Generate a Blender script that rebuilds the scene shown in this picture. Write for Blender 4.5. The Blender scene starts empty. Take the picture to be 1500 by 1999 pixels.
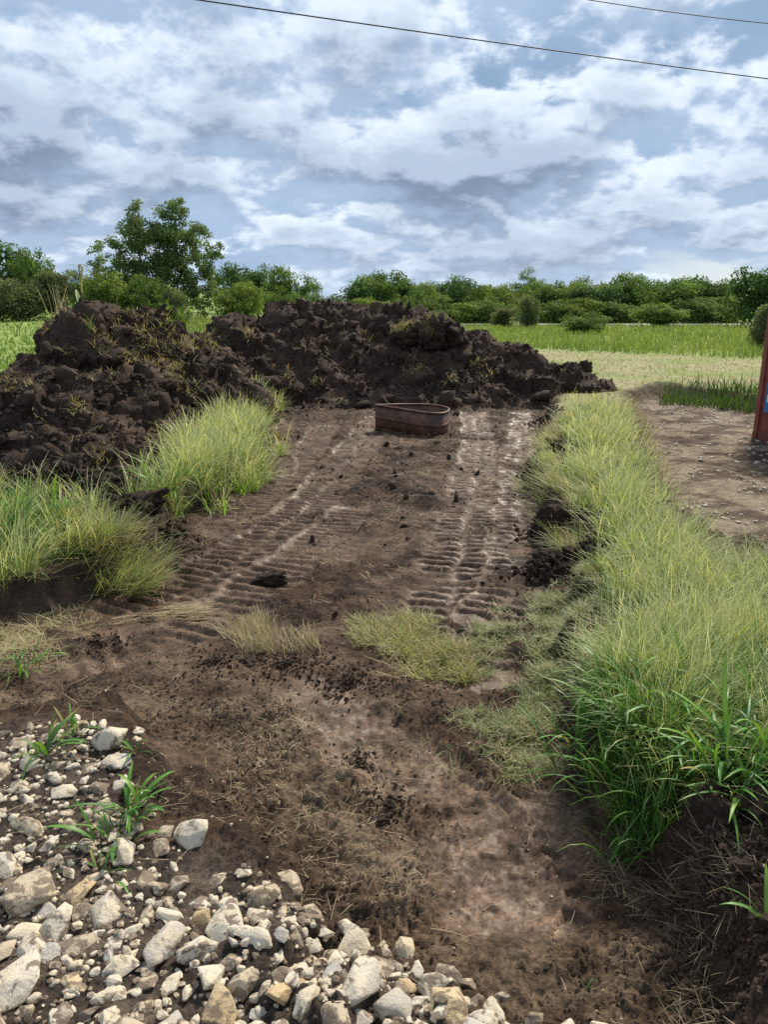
import bpy, bmesh, math, random
import numpy as np
from mathutils import Vector

SC = bpy.context.scene
COL = SC.collection
R = math.radians
rng = np.random.default_rng(7)
random.seed(7)

# ------------------------------------------------------------------ camera
PITCH = R(14.7); CAMZ = 1.62; FPX = 1450.0
cam = bpy.data.cameras.new('camera'); co = bpy.data.objects.new('camera', cam); COL.objects.link(co)
cam.sensor_fit = 'HORIZONTAL'; cam.sensor_width = 36; cam.lens = 36 * FPX / 1500
cam.clip_start = 0.05; cam.clip_end = 5000
co.location = (0, 0, CAMZ); co.rotation_euler = (math.pi / 2 - PITCH, 0, 0)
SC.camera = co

# ------------------------------------------------------------------ world: sky with broken cloud
SUN_EL, SUN_AZ = R(45), R(30)            # azimuth measured from +Y (ahead) towards +X (right)
w = bpy.data.worlds.new('World'); SC.world = w; w.use_nodes = True
nt = w.node_tree; nt.nodes.clear()
def N(tree, t, **kw):
    n = tree.nodes.new(t)
    for k, v in kw.items(): setattr(n, k, v)
    return n
def mathn(tree, op, a, b=None, c=None, clamp=False):
    n = N(tree, 'ShaderNodeMath', operation=op, use_clamp=clamp)
    for i, v in enumerate((a, b, c)):
        if v is None: continue
        if isinstance(v, (int, float)): n.inputs[i].default_value = v
        else: tree.links.new(v, n.inputs[i])
    return n.outputs[0]
def smooth(tree, v, a, b, o0=0.0, o1=1.0):
    n = N(tree, 'ShaderNodeMapRange', interpolation_type='SMOOTHSTEP')
    tree.links.new(v, n.inputs[0])
    for i, x in enumerate((a, b, o0, o1)): n.inputs[i + 1].default_value = x
    return n.outputs[0]
def mixc(tree, f, a, b, mode='MIX'):
    n = N(tree, 'ShaderNodeMix', data_type='RGBA', blend_type=mode)
    for i, v in ((0, f), (6, a), (7, b)):
        if isinstance(v, (int, float)): n.inputs[i].default_value = v
        elif isinstance(v, tuple): n.inputs[i].default_value = (*v, 1)
        else: tree.links.new(v, n.inputs[i])
    return n.outputs[2]
def noise(tree, vec, scale, detail, rough=0.5, dist=0.0, lac=2.0):
    n = N(tree, 'ShaderNodeTexNoise', noise_dimensions='3D')
    tree.links.new(vec, n.inputs['Vector'])
    n.inputs['Scale'].default_value = scale; n.inputs['Detail'].default_value = detail
    n.inputs['Roughness'].default_value = rough; n.inputs['Distortion'].default_value = dist
    n.inputs['Lacunarity'].default_value = lac
    return n.outputs[0]
SKX, SKY = 4.6, 9.1
def build_world():
    T = nt; L = T.links
    sky = N(T, 'ShaderNodeTexSky', sky_type='NISHITA'); sky.sun_disc = False
    sky.sun_elevation = SUN_EL; sky.sun_rotation = SUN_AZ
    skyc = N(T, 'ShaderNodeVectorMath', operation='SCALE'); L.new(sky.outputs[0], skyc.inputs[0]); skyc.inputs[3].default_value = 0.10
    tc = N(T, 'ShaderNodeTexCoord'); sp = N(T, 'ShaderNodeSeparateXYZ'); L.new(tc.outputs['Generated'], sp.inputs[0])
    zz = mathn(T, 'MAXIMUM', sp.outputs[2], 0.0)
    def P(ox, oy, oz, up=0.0):
        den = mathn(T, 'ADD', zz, 0.36 + up)
        c = N(T, 'ShaderNodeCombineXYZ')
        L.new(mathn(T, 'ADD', mathn(T, 'DIVIDE', sp.outputs[0], den), ox), c.inputs[0])
        L.new(mathn(T, 'ADD', mathn(T, 'DIVIDE', sp.outputs[1], den), oy), c.inputs[1]); c.inputs[2].default_value = oz
        return c.outputs[0]
    # billowing layer, evaluated again a little higher up the sky: thinner above -> lit crown, thicker above -> shaded base
    def dens(up):
        big = noise(T, P(SKX, SKY, 0.3, up), 1.45, 2, 0.5)
        mid = noise(T, P(0, 0, 2.2, up), 4.0, 3, 0.5, 0.0)
        fine = noise(T, P(0, 0, 4.7, up), 10.0, 8, 0.60, 0.1)
        return mathn(T, 'ADD', mathn(T, 'MULTIPLY', big, 0.85), mathn(T, 'ADD', mathn(T, 'MULTIPLY', mid, 0.46), mathn(T, 'MULTIPLY', fine, 0.34)))
    d0 = dens(0.0); d1 = dens(0.022)
    cover = smooth(T, d0, 0.725, 0.80)
    sh = smooth(T, mathn(T, 'SUBTRACT', d0, d1), -0.06, 0.065)
    thick = smooth(T, d0, 0.78, 1.0)
    veil = noise(T, P(8.0, 3.0, 5.0), 0.8, 4, 0.5, 0.3)
    vm = smooth(T, veil, 0.36, 0.52, 0.50, 1.0)
    veilc = mixc(T, smooth(T, noise(T, P(1.0, 9.0, 7.0), 1.9, 6, 0.55, .3), 0.32, 0.68), (0.23, 0.34, 0.50), (0.36, 0.48, 0.65))
    s1 = mixc(T, vm, skyc.outputs[0], veilc)
    white = mixc(T, thick, (0.74, 0.82, 0.93), (0.41, 0.50, 0.63))
    dark = mixc(T, thick, (0.34, 0.45, 0.61), (0.19, 0.25, 0.35))
    cc = mixc(T, sh, dark, white)
    s2 = mixc(T, mathn(T, 'MULTIPLY', cover, 0.95), s1, cc)
    hz = smooth(T, sp.outputs[2], 0.0, 0.12, 0.40, 0.0)
    s3 = mixc(T, hz, s2, (0.54, 0.65, 0.79))
    bg = N(T, 'ShaderNodeBackground'); L.new(s3, bg.inputs[0]); bg.inputs[1].default_value = 0.655
    out = N(T, 'ShaderNodeOutputWorld'); L.new(bg.outputs[0], out.inputs[0])
build_world()
w.cycles.sampling_method = 'MANUAL'; w.cycles.sample_map_resolution = 512

sun = bpy.data.lights.new('sun', 'SUN'); so = bpy.data.objects.new('sun', sun); COL.objects.link(so)
sun.energy = 2.9; sun.angle = R(7); sun.color = (1.0, 0.92, 0.79)
sd = Vector((math.sin(SUN_AZ) * math.cos(SUN_EL), math.cos(SUN_AZ) * math.cos(SUN_EL), math.sin(SUN_EL)))
so.rotation_euler = sd.to_track_quat('Z', 'Y').to_euler()
so.location = (0, 0, 30)

SC.view_settings.view_transform = 'Standard'; SC.view_settings.look = 'None'
SC.view_settings.exposure = 0.92; SC.view_settings.gamma = 1.0
SC.render.engine = 'CYCLES'
SC.cycles.max_bounces = 6; SC.cycles.transparent_max_bounces = 8
SC.cycles.use_denoising = False
SC.cycles.sample_clamp_direct = 6.0; SC.cycles.sample_clamp_indirect = 2.0; SC.cycles.caustics_reflective = False; SC.cycles.caustics_refractive = False
try: SC.cycles.denoising_prefilter = 'ACCURATE'
except Exception: pass
SC.cycles.use_adaptive_sampling = True; SC.cycles.adaptive_threshold = 0.008

# ------------------------------------------------------------------ numpy noise
_p = np.random.default_rng(11).permutation(512).astype(np.int64) % 256
_perm = np.concatenate([_p, _p, _p])
_g = np.random.default_rng(5).normal(size=(256, 3)); _g /= np.linalg.norm(_g, axis=1)[:, None]
_a = np.random.default_rng(6).uniform(0, 2 * np.pi, 256); _g2 = np.stack([np.cos(_a), np.sin(_a)], 1)
def fade(t): return t * t * t * (t * (t * 6 - 15) + 10)
def n2(x, y, seed=0):
    x = np.asarray(x, float) + seed * 17.31; y = np.asarray(y, float) + seed * 9.77
    xi = np.floor(x).astype(np.int64); yi = np.floor(y).astype(np.int64); xf = x - xi; yf = y - yi
    u = fade(xf); v = fade(yf)
    def g(i, j): 
        h = _perm[(_perm[(xi + i) & 255] + yi + j) & 255]
        gg = _g2[h]; return gg[..., 0] * (xf - i) + gg[..., 1] * (yf - j)
    a = g(0, 0) * (1 - u) + g(1, 0) * u; b = g(0, 1) * (1 - u) + g(1, 1) * u
    return (a * (1 - v) + b * v) * 1.5
def n3(p, seed=0):
    p = p + seed * np.array([13.1, 7.7, 5.3])
    i = np.floor(p).astype(np.int64); f = p - i; u = fade(f); r = 0
    for a in (0, 1):
        for b in (0, 1):
            for c in (0, 1):
                h = _perm[(_perm[(_perm[(i[..., 0] + a) & 255] + i[..., 1] + b) & 255] + i[..., 2] + c) & 255]
                d = (_g[h] * (f - np.array([a, b, c]))).sum(-1)
                wt = (u[..., 0] if a else 1 - u[..., 0]) * (u[..., 1] if b else 1 - u[..., 1]) * (u[..., 2] if c else 1 - u[..., 2])
                r = r + d * wt
    return r * 1.5
def fbm2(x, y, o=4, seed=0, gain=0.5, lac=2.03):
    r = 0; a = 1.0
    for k in range(o): r = r + a * n2(x, y, seed + k * 3); x = x * lac; y = y * lac; a *= gain
    return r
def billow2(x, y, o=3, seed=0, gain=0.5):
    r = 0; a = 1.0
    for k in range(o): r = r + a * (np.abs(n2(x, y, seed + k * 3)) * 2 - 0.55); x = x * 2.1; y = y * 2.1; a *= gain
    return r
def billow3(p, o=3, seed=0, gain=0.5):
    r = 0; a = 1.0
    for k in range(o): r = r + a * (np.abs(n3(p, seed + k * 3)) * 2 - 0.5); p = p * 2.1; a *= gain
    return r
def worley3(p, seed=0):
    """broken-block relief: every cell has its own height and tilt, edges are sharp"""
    p = p + seed * 3.71; i = np.floor(p).astype(np.int64); best = np.full(len(p), 9.0); sec = np.full(len(p), 9.0); val = np.zeros(len(p))
    for a in (-1, 0, 1):
        for b in (-1, 0, 1):
            for c in (-1, 0, 1):
                h = _perm[(_perm[(_perm[(i[:, 0] + a) & 255] + i[:, 1] + b) & 255] + i[:, 2] + c) & 255]
                h2 = _perm[h + 97]; h3 = _perm[h2 + 31]
                r = p - (i + np.array([a, b, c]) + .5 + np.stack([h / 255. - .5, h2 / 255. - .5, h3 / 255. - .5], 1) * .9); d = (r * r).sum(1)
                v = _perm[h3 + 7] / 255. - .5 + 1.1 * (r * _g[h2]).sum(1); m = d < best
                sec = np.where(m, best, np.minimum(sec, d)); val = np.where(m, v, val); best = np.where(m, d, best)
    return val, np.sqrt(sec) - np.sqrt(best)
def sstep(a, b, x):
    t = np.clip((x - a) / (b - a), 0, 1); return t * t * (3 - 2 * t)
def lerp(a, b, t): return a + (b - a) * t

# ------------------------------------------------------------------ picture -> place
CP, SP = math.cos(PITCH), math.sin(PITCH)
def ray(px, py):
    a = (px - 750) / FPX; b = (1000 - py) / FPX
    return np.array([a, CP + b * SP, -SP + b * CP])
def at(px, py, Y):
    d = ray(px, py); return np.array([0, 0, CAMZ]) + d * (Y / d[1])
def onz(px, py, z=0.0):
    d = ray(px, py); t = (z - CAMZ) / d[2]; return np.array([0, 0, CAMZ]) + d * t
def poly(pts, z): return np.array([onz(a, b, z)[:2] for a, b in pts])

def sdist(x, y, pg):
    """signed distance to polygon, negative inside"""
    d = np.full(x.shape, 1e9); ins = np.zeros(x.shape, bool); n = len(pg)
    for i in range(n):
        ax, ay = pg[i]; bx, by = pg[(i + 1) % n]
        ex, ey = bx - ax, by - ay
        t = np.clip(((x - ax) * ex + (y - ay) * ey) / (ex * ex + ey * ey + 1e-12), 0, 1)
        d = np.minimum(d, np.hypot(x - ax - t * ex, y - ay - t * ey))
        c = ((ay > y) != (by > y)) & (x < (bx - ax) * (y - ay) / (by - ay + 1e-12) + ax)
        ins ^= c
    return np.where(ins, -d, d)
def path_sd(x, y, pts):
    best = np.full(x.shape, 1e9); S = np.zeros(x.shape); LT = np.zeros(x.shape); acc = 0
    for i in range(len(pts) - 1):
        ax, ay = pts[i]; bx, by = pts[i + 1]; ex, ey = bx - ax, by - ay; l = math.hypot(ex, ey)
        t = np.clip(((x - ax) * ex + (y - ay) * ey) / (l * l), 0, 1)
        d = np.hypot(x - ax - t * ex, y - ay - t * ey); m = d < best
        lat = ((x - ax) * ey - (y - ay) * ex) / l
        best = np.where(m, d, best); S = np.where(m, acc + t * l, S); LT = np.where(m, lat, LT); acc += l
    return best, S, LT

# ------------------------------------------------------------------ zones of the ground (metres)
PADZ = -0.22
PAD = poly([(500, 770), (1085, 770), (1075, 840), (1045, 930), (1075, 1010), (1150, 1060), (1150, 1120), (1130, 1260), (1140, 1400),
            (1205, 1560), (1310, 1650), (1345, 1780), (1390, 1999), (1250, 2300), (700, 2300), (560, 1800), (250, 1430), (-150, 1500),
            (-400, 1230), (60, 1190), (300, 1100), (330, 1010), (400, 990), (500, 915), (525, 850)], PADZ)
PAD = np.vstack([PAD[:1] + [[-0.6, 4.0]], PAD[:1], PAD[2:], ]) if False else PAD
YARD = np.array([onz(1225, 790, -.28)[:2], onz(1248, 900, -.28)[:2], onz(1290, 1000, -.28)[:2], onz(1370, 1090, -.28)[:2], onz(1520, 1150, -.28)[:2], (4.4, 3.6), (16, 2), (16, 16.4),
                 onz(1490, 800, -.28)[:2], onz(1290, 772, -.28)[:2]])
GRAV = poly([(-700, 1440), (0, 1430), (180, 1415), (245, 1450), (250, 1560), (340, 1680), (480, 1700), (600, 1745), (740, 1790), (830, 1830),
             (960, 1890), (1060, 1950), (1260, 2010), (1500, 2400), (-900, 2600)], -0.02)
STRIP_R = poly([(1115, 800), (1215, 800), (1232, 900), (1265, 1000), (1335, 1085), (1480, 1140), (2100, 1300), (2300, 1560), (1900, 1690), (1500, 1565),
                (1330, 1550), (1220, 1490), (1165, 1410), (1170, 1300), (1205, 1190), (1215, 1090), (1155, 1020), (1115, 945), (1115, 870)], 0.0)
STRIP_L = poly([(265, 975), (300, 930), (380, 865), (440, 810), (490, 768), (538, 768), (528, 850), (518, 895), (420, 942), (330, 982)], 0.0)
BANK = poly([(1290, 1600), (1420, 1560), (1800, 1600), (2300, 2300), (1480, 2300), (1400, 1999), (1350, 1800), (1305, 1690)], -.02)
PATCH_L = poly([(-500, 1000), (0, 968), (90, 968), (165, 1005), (235, 1045), (215, 1085), (100, 1105), (0, 1125), (-600, 1190)], 0.0)
TRACKS = [  # centre line, half width, cleat amplitude, cleat pitch
    ([onz(*p, PADZ)[:2] for p in ((745, 815), (670, 910), (600, 985), (510, 1060), (400, 1130), (230, 1205))], .33, .021, .125),
    ([onz(*p, PADZ)[:2] for p in ((690, 990), (640, 1040), (560, 1100), (450, 1175), (330, 1240), (120, 1290))], .22, .017, .12),
    ([onz(*p, PADZ)[:2] for p in ((640, 830), (585, 900), (520, 960), (430, 1030))], .26, .019, .12),
    ([onz(*p, PADZ)[:2] for p in ((560, 825), (545, 870), (535, 920))], .2, .016, .12),
    ([onz(*p, PADZ)[:2] for p in ((925, 800), (940, 870), (930, 940), (910, 1030), (890, 1120), (880, 1200), (905, 1290))], .30, .023, .13),
    ([onz(*p, PADZ)[:2] for p in ((1020, 805), (1015, 900), (1018, 1000), (1010, 1080), (1000, 1150), (965, 1200))], .23, .024, .135),
    ([onz(*p, PADZ)[:2] for p in ((1030, 1480), (1035, 1570), (1050, 1680), (1090, 1800))], .13, .010, .10),
    ([onz(*p, PADZ)[:2] for p in ((620, 1350), (720, 1440), (860, 1540), (930, 1640), (960, 1740))], .2, .006, .13),
    ([onz(*p, PADZ)[:2] for p in ((-60, 1270), (40, 1220), (110, 1170), (200, 1140))], .2, .018, .13),
    ([onz(*p, -.28)[:2] for p in ((1295, 800), (1340, 850), (1420, 900), (1600, 960))], .3, .02, .16),
]
def bearing_rise(x, y):
    b = np.arctan2(x, np.maximum(y, .5))
    k = lerp(0.040, 0.0085, sstep(-0.30, -0.02, b))
    far = np.maximum(y - 11, 0)
    return k * (np.sqrt(far * far + 25) - 5)
def zones(x, y):
    wx = x + 0.10 * fbm2(x * 1.7, y * 1.7, 3, 3); wy = y + 0.10 * fbm2(x * 1.7 + 9, y * 1.7, 3, 5)
    near = (y < 24) & (np.abs(x) < 18)
    sp_ = sdist(wx, wy, PAD); sy_ = sdist(wx, wy, YARD); sg_ = sdist(wx, wy, GRAV)
    pad = 1 - sstep(-0.10, 0.05, sp_); yard = 1 - sstep(-0.18, 0.04, sy_); grav = 1 - sstep(-0.12, 0.12, sg_)
    # pad floor ramps up to the road the viewer stands on
    sb_ = sdist(wx, wy, BANK); bank = 1 - sstep(-0.10, 0.03, sb_)
    depth = PADZ * pad * lerp(0.15, 1.0, sstep(-0.4, 0.5, sg_)) 
    return dict(bank=bank, pad=pad, yard=yard, grav=grav, depth=depth, sp=sp_, sy=sy_, sg=sg_)
def track_fields(x, y):
    m = np.zeros(x.shape); h = np.zeros(x.shape)
    for k, (pts, hw, amp, pitch) in enumerate(TRACKS):
        wob = .035 * n2(x * 2.3, y * 2.3, 21 + k)
        d, s, lt = path_sd(x + wob, y - wob, pts)
        inside = 1 - sstep(hw - .05, hw + .05, d + .05 * fbm2(x * 4, y * 4, 2, 33))
        broken = sstep(-0.55, 0.15, fbm2(x * 1.5, y * 1.5, 4, 40 + k))
        ph = (s / pitch + .10 * n2(x * 5, y * 5, 31)) % 1.0
        cle = np.where(ph < .56, np.minimum(1.0, np.minimum(ph / .10, (.56 - ph) / .16)) * (.8 + .2 * n2(x * 9, y * 9, 34)), -.25)
        mid = 1 - 0.8 * np.exp(-(lt / .03) ** 2) if k in (4, 0, 5) else 1.0
        hh = (1.75 * amp * (cle * mid - .3) * (0.35 + .65 * broken) - .03) * inside
        berm = .013 * np.exp(-((d - hw - .05) / .05) ** 2) * (.5 + fbm2(x * 5, y * 5, 2, 37))
        h = np.where(inside > .02, hh, h) + berm * (1 - m)
        m = np.maximum(m, inside * (.2 + .8 * broken))
    return m, h
def ground_full(x, y):
    Z = zones(x, y)
    near = 1 - sstep(22, 32, y)
    tm, th = track_fields(x, y)
    z = Z['depth'] - .30 * Z['yard'] + bearing_rise(x, y) + .03 * fbm2(x * .6, y * .6, 2, 9)
    edge = np.exp(-(np.minimum(np.abs(Z['sp']), np.abs(Z['sy'])) / .16) ** 2)
    loose = np.clip(Z['pad'] * (1 - .85 * tm) + .55 * Z['yard'] + .9 * edge + .25 * Z['grav'] + .8 * Z['bank'], 0, 1.3)
    patch = sstep(-.35, .5, fbm2(x * 1.1, y * 1.1, 3, 60))          # fluffed-up against scraped-smooth soil
    amp = loose * np.maximum(.30 + .70 * patch, Z['bank'])
    z = z + near * amp * (.034 * billow2(x * 3.2, y * 3.2, 3, 70) + .012 * billow2(x * 13, y * 13, 2, 80) + .008 * billow2(x * 33, y * 33, 2, 90) + .0035 * billow2(x * 85, y * 85, 1, 91)) + .08 * Z['bank'] + near * Z['bank'] * (.02 * fbm2(x * 6, y * 6, 2, 99) + .012 * billow2(x * 24, y * 24, 2, 98))
    z = z + near * edge * .05 * fbm2(x * 4, y * 4, 3, 95) + th * near * np.clip(Z['pad'] + Z['yard'], 0, 1)
    z = z + near * .004 * fbm2(x * 22, y * 22, 2, 97)
    nz = sstep(4.2, 2.6, y) * np.clip(Z['pad'] + .6 * Z['grav'] + (np.abs(Z['sg']) < .3), 0, 1); fl_ = sstep(-.15, .35, fbm2(x * 2.4, y * 2.4, 3, 61))
    z = z + nz * fl_ * (.014 * billow2(x * 9, y * 9, 3, 71) + .009 * billow2(x * 27, y * 27, 2, 73) + .005 * billow2(x * 70, y * 70, 1, 75)) + nz * (.0045 * fbm2(x * 45, y * 45, 2, 77) + .006 * billow2(x * 16, y * 16, 2, 78) + .012 * np.minimum(0, fbm2(x * 7, y * 7, 3, 79) + .1))
    Z.update(fluff=fl_ * nz, track=tm, loose=amp, patch=patch, edge=edge)
    return z, Z
GRID = {}
def glook(field, x, y):
    ys, u, F = GRID['ys'], GRID['u'], GRID[field]
    i = np.clip(np.searchsorted(ys, y) - 1, 0, len(ys) - 2); ty = np.clip((y - ys[i]) / (ys[i + 1] - ys[i]), 0, 1)
    uu = np.clip(x / (1.8 + np.abs(y) * 1.02), -1, 1); j = np.clip(np.searchsorted(u, uu) - 1, 0, len(u) - 2); tx = (uu - u[j]) / (u[j + 1] - u[j])
    return (F[i, j] * (1 - tx) + F[i, j + 1] * tx) * (1 - ty) + (F[i + 1, j] * (1 - tx) + F[i + 1, j + 1] * tx) * ty
def gz(x, y):
    x = np.atleast_1d(np.asarray(x, float)); y = np.atleast_1d(np.asarray(y, float))
    return glook('z', x, y)

# ------------------------------------------------------------------ mesh helpers
def mesh_np(name, v, f, smooth_=True, col=None, attrs=None):
    """v (n,3), f (m,k) of quads or triangles"""
    v = np.asarray(v, np.float32); f = np.asarray(f, np.int32); me = bpy.data.meshes.new(name)
    m, k = f.shape
    me.vertices.add(len(v)); me.vertices.foreach_set('co', v.ravel())
    me.loops.add(m * k); me.loops.foreach_set('vertex_index', f.ravel())
    me.polygons.add(m); me.polygons.foreach_set('loop_start', np.arange(0, m * k, k, dtype=np.int32))
    me.polygons.foreach_set('use_smooth', np.full(m, smooth_, bool))
    if col is not None:
        c = np.ones((len(v), 4), np.float32); c[:, :3] = col
        a = me.color_attributes.new('Col', 'FLOAT_COLOR', 'POINT'); a.data.foreach_set('color', c.ravel())
    for an, av in (attrs or {}).items():
        a = me.attributes.new(an, 'FLOAT', 'POINT'); a.data.foreach_set('value', np.asarray(av, np.float32))
    me.update(); me.validate()
    return me
def obj(name, me, mat=None, parent=None, loc=None, rot=None, scale=None):
    o = bpy.data.objects.new(name, me); COL.objects.link(o)
    if mat is not None and me is not None and len(me.materials) == 0: me.materials.append(mat)
    if parent: o.parent = parent
    if loc is not None: o.location = loc
    if rot is not None: o.rotation_euler = rot
    if scale is not None: o.scale = scale
    return o
def tag(o, label, cat=None, group=None, kind=None):
    if label: o['label'] = label
    if cat: o['category'] = cat
    if group: o['group'] = group
    if kind: o['kind'] = kind
    return o
def empty(name, loc):
    o = bpy.data.objects.new(name, None); COL.objects.link(o); o.location = loc; o.empty_display_size = .1; return o
def grid_faces(nr, nc):
    i = np.arange(nr - 1)[:, None] * nc + np.arange(nc - 1)[None, :]
    return np.stack([i, i + 1, i + nc + 1, i + nc], -1).reshape(-1, 4)
class MB:
    def __init__(s): s.v = []; s.f = []; s.n = 0
    def add(s, v, f): s.v.append(np.asarray(v, float)); s.f += [tuple(i + s.n for i in q) for q in f]; s.n += len(v)
    def box(s, lo, hi):
        x0, y0, z0 = lo; x1, y1, z1 = hi
        s.add([(x0, y0, z0), (x1, y0, z0), (x1, y1, z0), (x0, y1, z0), (x0, y0, z1), (x1, y0, z1), (x1, y1, z1), (x0, y1, z1)],
              [(0, 3, 2, 1), (4, 5, 6, 7), (0, 1, 5, 4), (1, 2, 6, 5), (2, 3, 7, 6), (3, 0, 4, 7)])
    def tube(s, pts, rad, n=6, cap=True):
        pts = [np.asarray(p, float) for p in pts]; rad = rad if hasattr(rad, '__len__') else [rad] * len(pts); v = []; f = []
        for i, p in enumerate(pts):
            d = pts[min(i + 1, len(pts) - 1)] - pts[max(i - 1, 0)]; d = d / (np.linalg.norm(d) + 1e-9)
            a = np.cross(d, (0, 0, 1) if abs(d[2]) < .9 else (1, 0, 0)); a /= np.linalg.norm(a); b = np.cross(d, a)
            for k in range(n):
                t = 2 * math.pi * k / n; v.append(p + rad[i] * (math.cos(t) * a + math.sin(t) * b))
        for i in range(len(pts) - 1):
            for k in range(n): f.append((i * n + k, i * n + (k + 1) % n, (i + 1) * n + (k + 1) % n, (i + 1) * n + k))
        if cap: f.append(tuple(range(n))[::-1]); f.append(tuple((len(pts) - 1) * n + k for k in range(n)))
        s.add(v, f)
    def mesh(s, name, smooth_=False):
        me = bpy.data.meshes.new(name); me.from_pydata(np.vstack(s.v).tolist(), [], s.f)
        me.polygons.foreach_set('use_smooth', np.full(len(me.polygons), smooth_, bool)); me.update(); return me
OCT_V = np.array([(1, 0, 0), (-1, 0, 0), (0, 1, 0), (0, -1, 0), (0, 0, 1), (0, 0, -1)], float); OCT_F = np.array([(0, 2, 4), (2, 1, 4), (1, 3, 4), (3, 0, 4), (2, 0, 5), (1, 2, 5), (3, 1, 5), (0, 3, 5)])
_ico = {}
def ico(sub):
    if sub not in _ico:
        b = bmesh.new(); bmesh.ops.create_icosphere(b, subdivisions=sub, radius=1); b.verts.ensure_lookup_table()
        _ico[sub] = (np.array([v.co[:] for v in b.verts]), np.array([[v.index for v in f.verts] for f in b.faces])); b.free()
    return _ico[sub]
def rock_verts(seed, sub, q=16, k=13, rough=.03, billow=0.0, pmin=.62):
    r = np.random.default_rng(seed); d, f = ico(sub); n = r.normal(size=(k, 3)); n /= np.linalg.norm(n, axis=1)[:, None]
    n = np.vstack([n, np.eye(3), -np.eye(3)]); p = r.uniform(pmin, 1.0, len(n)); p[-6:] = r.uniform(.8, 1.05, 6)
    s = (np.maximum(d @ n.T / p, 1e-4) ** q).sum(1) ** (-1 / q)
    v = d * s[:, None]
    s2 = rough * n3(v * 2.6, seed) + rough * .6 * n3(v * 6, seed + 1) + billow * billow3(v * 1.6 + seed, 3)
    return v * (1 + s2)[:, None], f

# ------------------------------------------------------------------ materials
def newmat(name):
    m = bpy.data.materials.new(name); m.use_nodes = True; t = m.node_tree
    return m, t, t.nodes['Principled BSDF']
def bump(t, h, strength, dist, prev=None):
    b = N(t, 'ShaderNodeBump'); b.inputs['Strength'].default_value = strength; b.inputs['Distance'].default_value = dist
    t.links.new(h, b.inputs['Height'])
    if prev is not None: t.links.new(prev, b.inputs['Normal'])
    return b.outputs[0]
def soil_mat():
    m, t, p = newmat('soil'); L = t.links
    a = N(t, 'ShaderNodeAttribute', attribute_name='Col'); wet = N(t, 'ShaderNodeAttribute', attribute_name='wet')
    g = N(t, 'ShaderNodeNewGeometry'); pos = g.outputs['Position']
    f1 = noise(t, pos, 55, 8, .65); f2 = noise(t, pos, 9, 6, .6); f3 = noise(t, pos, 260, 3, .6)
    k = mathn(t, 'MULTIPLY', smooth(t, f1, .3, .72, .45, 1.55), smooth(t, f2, .3, .7, .7, 1.32))
    c = N(t, 'ShaderNodeVectorMath', operation='SCALE'); L.new(a.outputs['Color'], c.inputs[0]); L.new(k, c.inputs[3])
    c2 = mixc(t, mathn(t, 'MULTIPLY', smooth(t, f3, .62, .74), .22), c.outputs[0], (.26, .2, .14))
    L.new(c2, p.inputs['Base Color'])
    rg = mathn(t, 'SUBTRACT', .93, mathn(t, 'MULTIPLY', wet.outputs['Fac'], smooth(t, f2, .32, .62, .18, .48)))
    L.new(rg, p.inputs['Roughness']); p.inputs['Specular IOR Level'].default_value = .22
    dry = mathn(t, 'SUBTRACT', 1.0, mathn(t, 'MULTIPLY', wet.outputs['Fac'], .82), clamp=True)
    b1 = N(t, 'ShaderNodeBump'); b1.inputs['Distance'].default_value = .02; L.new(dry, b1.inputs['Strength']); L.new(f1, b1.inputs['Height'])
    b3 = N(t, 'ShaderNodeBump'); b3.inputs['Distance'].default_value = .006; L.new(mathn(t, 'MULTIPLY', mathn(t, 'POWER', mathn(t, 'MAXIMUM', mathn(t, 'SUBTRACT', 1.0, wet.outputs['Fac']), 0.0), 2.0), .5), b3.inputs['Strength']); L.new(f3, b3.inputs['Height']); L.new(b1.outputs[0], b3.inputs['Normal']); n_ = b3.outputs[0]; L.new(n_, p.inputs['Normal'])
    return m
def clod_mat(name='dark_earth', a=(.022, .0135, .0085), b=(.076, .047, .030)):
    m, t, p = newmat(name); L = t.links
    g = N(t, 'ShaderNodeNewGeometry'); pos = g.outputs['Position']
    f1 = noise(t, pos, 14, 8, .68); f2 = noise(t, pos, 70, 6, .7); f0 = noise(t, pos, 1.3, 4, .55)
    c = mixc(t, smooth(t, f1, .3, .72), a, b)
    c = mixc(t, smooth(t, f0, .45, .68, 0, .6), c, (.125, .080, .052))
    c = mixc(t, smooth(t, f2, .60, .78, 0, .45), c, (.17, .125, .09))
    L.new(c, p.inputs['Base Color']); p.inputs['Roughness'].default_value = .92; p.inputs['Specular IOR Level'].default_value = .3
    n_ = bump(t, f1, .8, .06); n_ = bump(t, f2, .7, .018, n_); L.new(n_, p.inputs['Normal'])
    return m
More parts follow.
